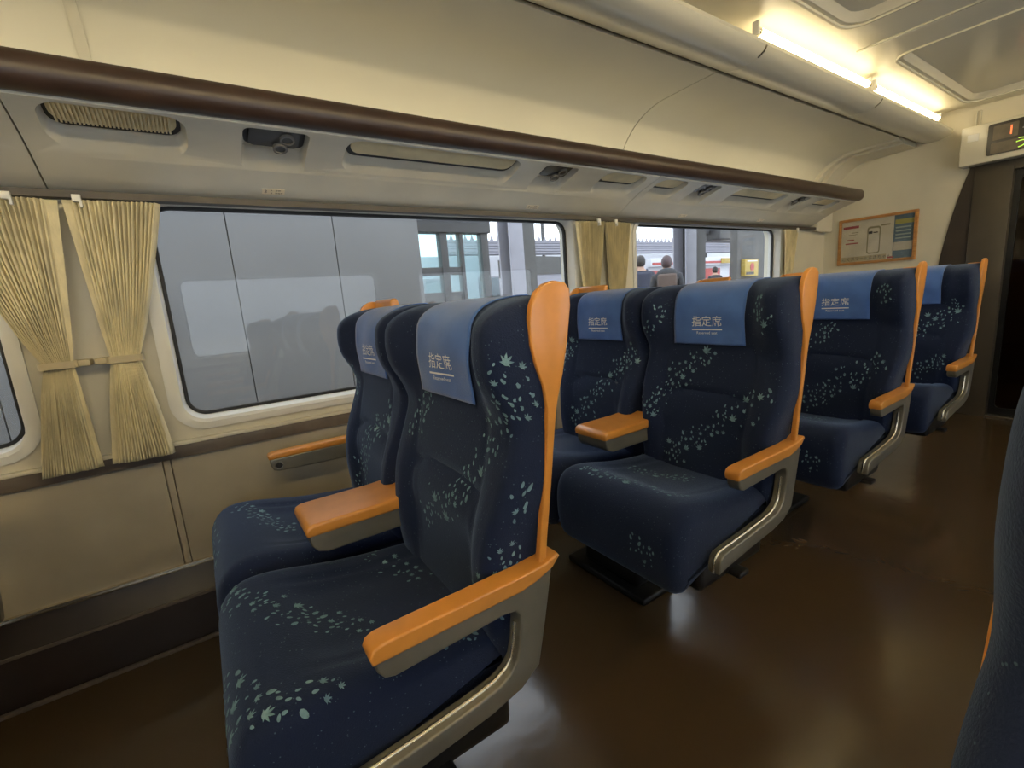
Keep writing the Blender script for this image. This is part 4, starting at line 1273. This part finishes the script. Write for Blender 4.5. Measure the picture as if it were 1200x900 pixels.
# ------------------------------------------------------------------ people on the platform
def person(label, loc, rz, coat, trousers, hairc, height=1.68, skin=(0.45, 0.28, 0.20, 1), backpack=None, hood=None, seed=0):
    e = empty('person', loc, label, 'person', 'people on the platform')
    e.rotation_euler = (0, 0, rz)
    k = height/1.70
    V = []; E_ = []; Rr = []
    def add(p, r, parent=None):
        V.append(tuple(c*k for c in p)); Rr.append(tuple(q*k for q in r))
        if parent is not None: E_.append((parent, len(V)-1))
        return len(V)-1
    pel = add((0, 0, 0.95), (0.165, 0.115))
    wst = add((0, 0, 1.08), (0.155, 0.105), pel)
    ch = add((0, -0.01, 1.26), (0.185, 0.125), wst)
    up = add((0, -0.01, 1.40), (0.14, 0.10), ch)
    nk = add((0, 0, 1.47), (0.058, 0.058), up)
    h1 = add((0, 0.012, 1.55), (0.072, 0.085), nk)
    h2 = add((0, 0.012, 1.63), (0.076, 0.092), h1)
    add((0, 0.005, 1.685), (0.045, 0.055), h2)
    for s in (-1, 1):
        hp = add((0.09*s, 0, 0.88), (0.095, 0.10), pel)
        kn = add((0.10*s, 0.015, 0.48), (0.062, 0.065), hp)
        an = add((0.105*s, -0.01, 0.09), (0.042, 0.048), kn)
        add((0.115*s, 0.12, 0.035), (0.042, 0.030), an)
        sh_ = add((0.19*s, -0.01, 1.375), (0.072, 0.072), up)
        el = add((0.255*s, -0.02, 1.12), (0.052, 0.052), sh_)
        wr = add((0.235*s, 0.14, 0.98), (0.032, 0.032), el)
        pm = add((0.22*s, 0.205, 0.955), (0.036, 0.022), wr)
        for q, (dx, ln) in enumerate(((-.026, .055), (-.009, .066), (.009, .063), (.026, .050))):
            f1 = add((0.22*s + dx, 0.235, 0.95), (0.009, 0.009), pm)
            f2 = add((0.22*s + dx, 0.235 + ln*.6, 0.940), (0.0085, 0.0085), f1)
            add((0.22*s + dx, 0.235 + ln*.8, 0.918), (0.007, 0.007), f2)
        t1 = add((0.19*s, 0.215, 0.965), (0.010, 0.010), pm); add((0.175*s, 0.245, 0.955), (0.008, 0.008), t1)
    me = bpy.data.meshes.new('body'); me.from_pydata(V, E_, []); me.update()
    o = bpy.data.objects.new('body', me); COL.objects.link(o)
    sk = o.modifiers.new('skin', 'SKIN')
    for i, sv in enumerate(me.skin_vertices[0].data):
        sv.radius = Rr[i]; sv.use_root = (i == 0)
    o.modifiers.new('sub', 'SUBSURF').levels = 2
    dg = bpy.context.evaluated_depsgraph_get(); dg.update()
    nm = bpy.data.meshes.new_from_object(o.evaluated_get(dg))
    bpy.data.objects.remove(o); bpy.data.meshes.remove(me)
    for mt in (mat('skin_tone', skin, 0.6, noise=0.05), coat, trousers, M_DARKMET): nm.materials.append(mt)
    for p in nm.polygons:
        c = p.center/k
        if c.z > 1.455: p.material_index = 0
        elif c.z > 0.86: p.material_index = 1 if not (c.y > 0.15 and c.z < 1.0) else 0
        elif c.z > 0.085: p.material_index = 2
        else: p.material_index = 3
    finish(nm, 80)
    body = obj('body', nm, None, e)
    # hair cap: shell round the back and top of the head
    bm = bmesh.new(); bmesh.ops.create_uvsphere(bm, u_segments=18, v_segments=12, radius=1)
    for v in list(bm.verts):
        if v.co.y > 0.35 and v.co.z < 0.45: v.co.y = 0.30
        v.co = Vector((v.co.x*0.090, v.co.y*0.108 - 0.002, v.co.z*0.112 + 1.615))*k
    obj('hair', bm, hairc, e, ang=80)
    fm = bm_tube([(0, 0.095*k, 1.60*k), (0, 0.118*k, 1.575*k)], 0.012*k, 8, True, (0.5, 1.0))
    obj('nose', fm, MATS['skin_tone'], e)
    for s in (-1, 1):
        obj('ear', bm_box((0.074*s - 0.012)*k, (0.074*s + 0.012)*k, -0.005*k, 0.03*k, 1.555*k, 1.615*k, 0.006), MATS['skin_tone'], e)
        obj('eye', bm_box((0.03*s - 0.012)*k, (0.03*s + 0.012)*k, 0.090*k, 0.100*k, 1.603*k, 1.613*k, 0.002), M_DARKMET, e)
    obj('mouth', bm_box(-0.022*k, 0.022*k, 0.090*k, 0.101*k, 1.545*k, 1.552*k, 0.002), M_RED, e)
    if backpack:
        b = obj('backpack', bm_box(-0.15*k, 0.15*k, -0.30*k, -0.11*k, 0.98*k, 1.42*k, 0.05, 4), backpack, e)
        for s in (-1, 1):
            obj('strap', bm_tube([(0.10*s*k, -0.13*k, 1.38*k), (0.11*s*k, -0.02*k, 1.47*k), (0.115*s*k, 0.10*k, 1.36*k), (0.11*s*k, 0.10*k, 1.18*k), (0.14*s*k, -0.12*k, 1.05*k)], 0.018, 8), backpack, b)
    if hood:
        bm = bmesh.new(); bmesh.ops.create_uvsphere(bm, u_segments=18, v_segments=10, radius=1)
        for v in bm.verts: v.co = Vector((v.co.x*0.17, v.co.y*0.12 - 0.09, v.co.z*0.10 + 1.42))*k
        obj('hood', bm, hood, e, ang=80)
    return e
M_NAVY = mat('navy_jacket', (0.020, 0.024, 0.045, 1), 0.8, noise=0.1)
M_GREYJ = mat('charcoal_jacket', (0.025, 0.027, 0.033, 1), 0.8, noise=0.1)
M_TRO = mat('dark_trousers', (0.03, 0.03, 0.035, 1), 0.8, noise=0.1)
M_HAIR = mat('dark_hair', (0.02, 0.015, 0.014, 1), 0.5, noise=0.2)
M_HAIRB = mat('brown_hair', (0.05, 0.025, 0.03, 1), 0.5, noise=0.2)
M_BROWNBAG = mat('brown_bag', (0.08, 0.05, 0.038, 1), 0.7, noise=0.1)
person('person in a navy jacket with backpack, seen from behind on the platform', (6.73, 5.67, -0.05), -0.7, M_NAVY, M_TRO, M_HAIR, 1.72, backpack=mat('navy_backpack', (0.03, 0.035, 0.06, 1), 0.8, noise=0.1))
person('person in a charcoal hooded jacket, right of the one with backpack', (6.30, 4.78, -0.05), -0.9, M_GREYJ, M_TRO, M_HAIRB, 1.62, backpack=M_BROWNBAG, hood=M_GREYJ)
person('distant person whose head shows left of the yellow sign box', (14.0, 8.78, -0.05), -0.4, M_GREYJ, M_TRO, M_HAIR, 1.66)
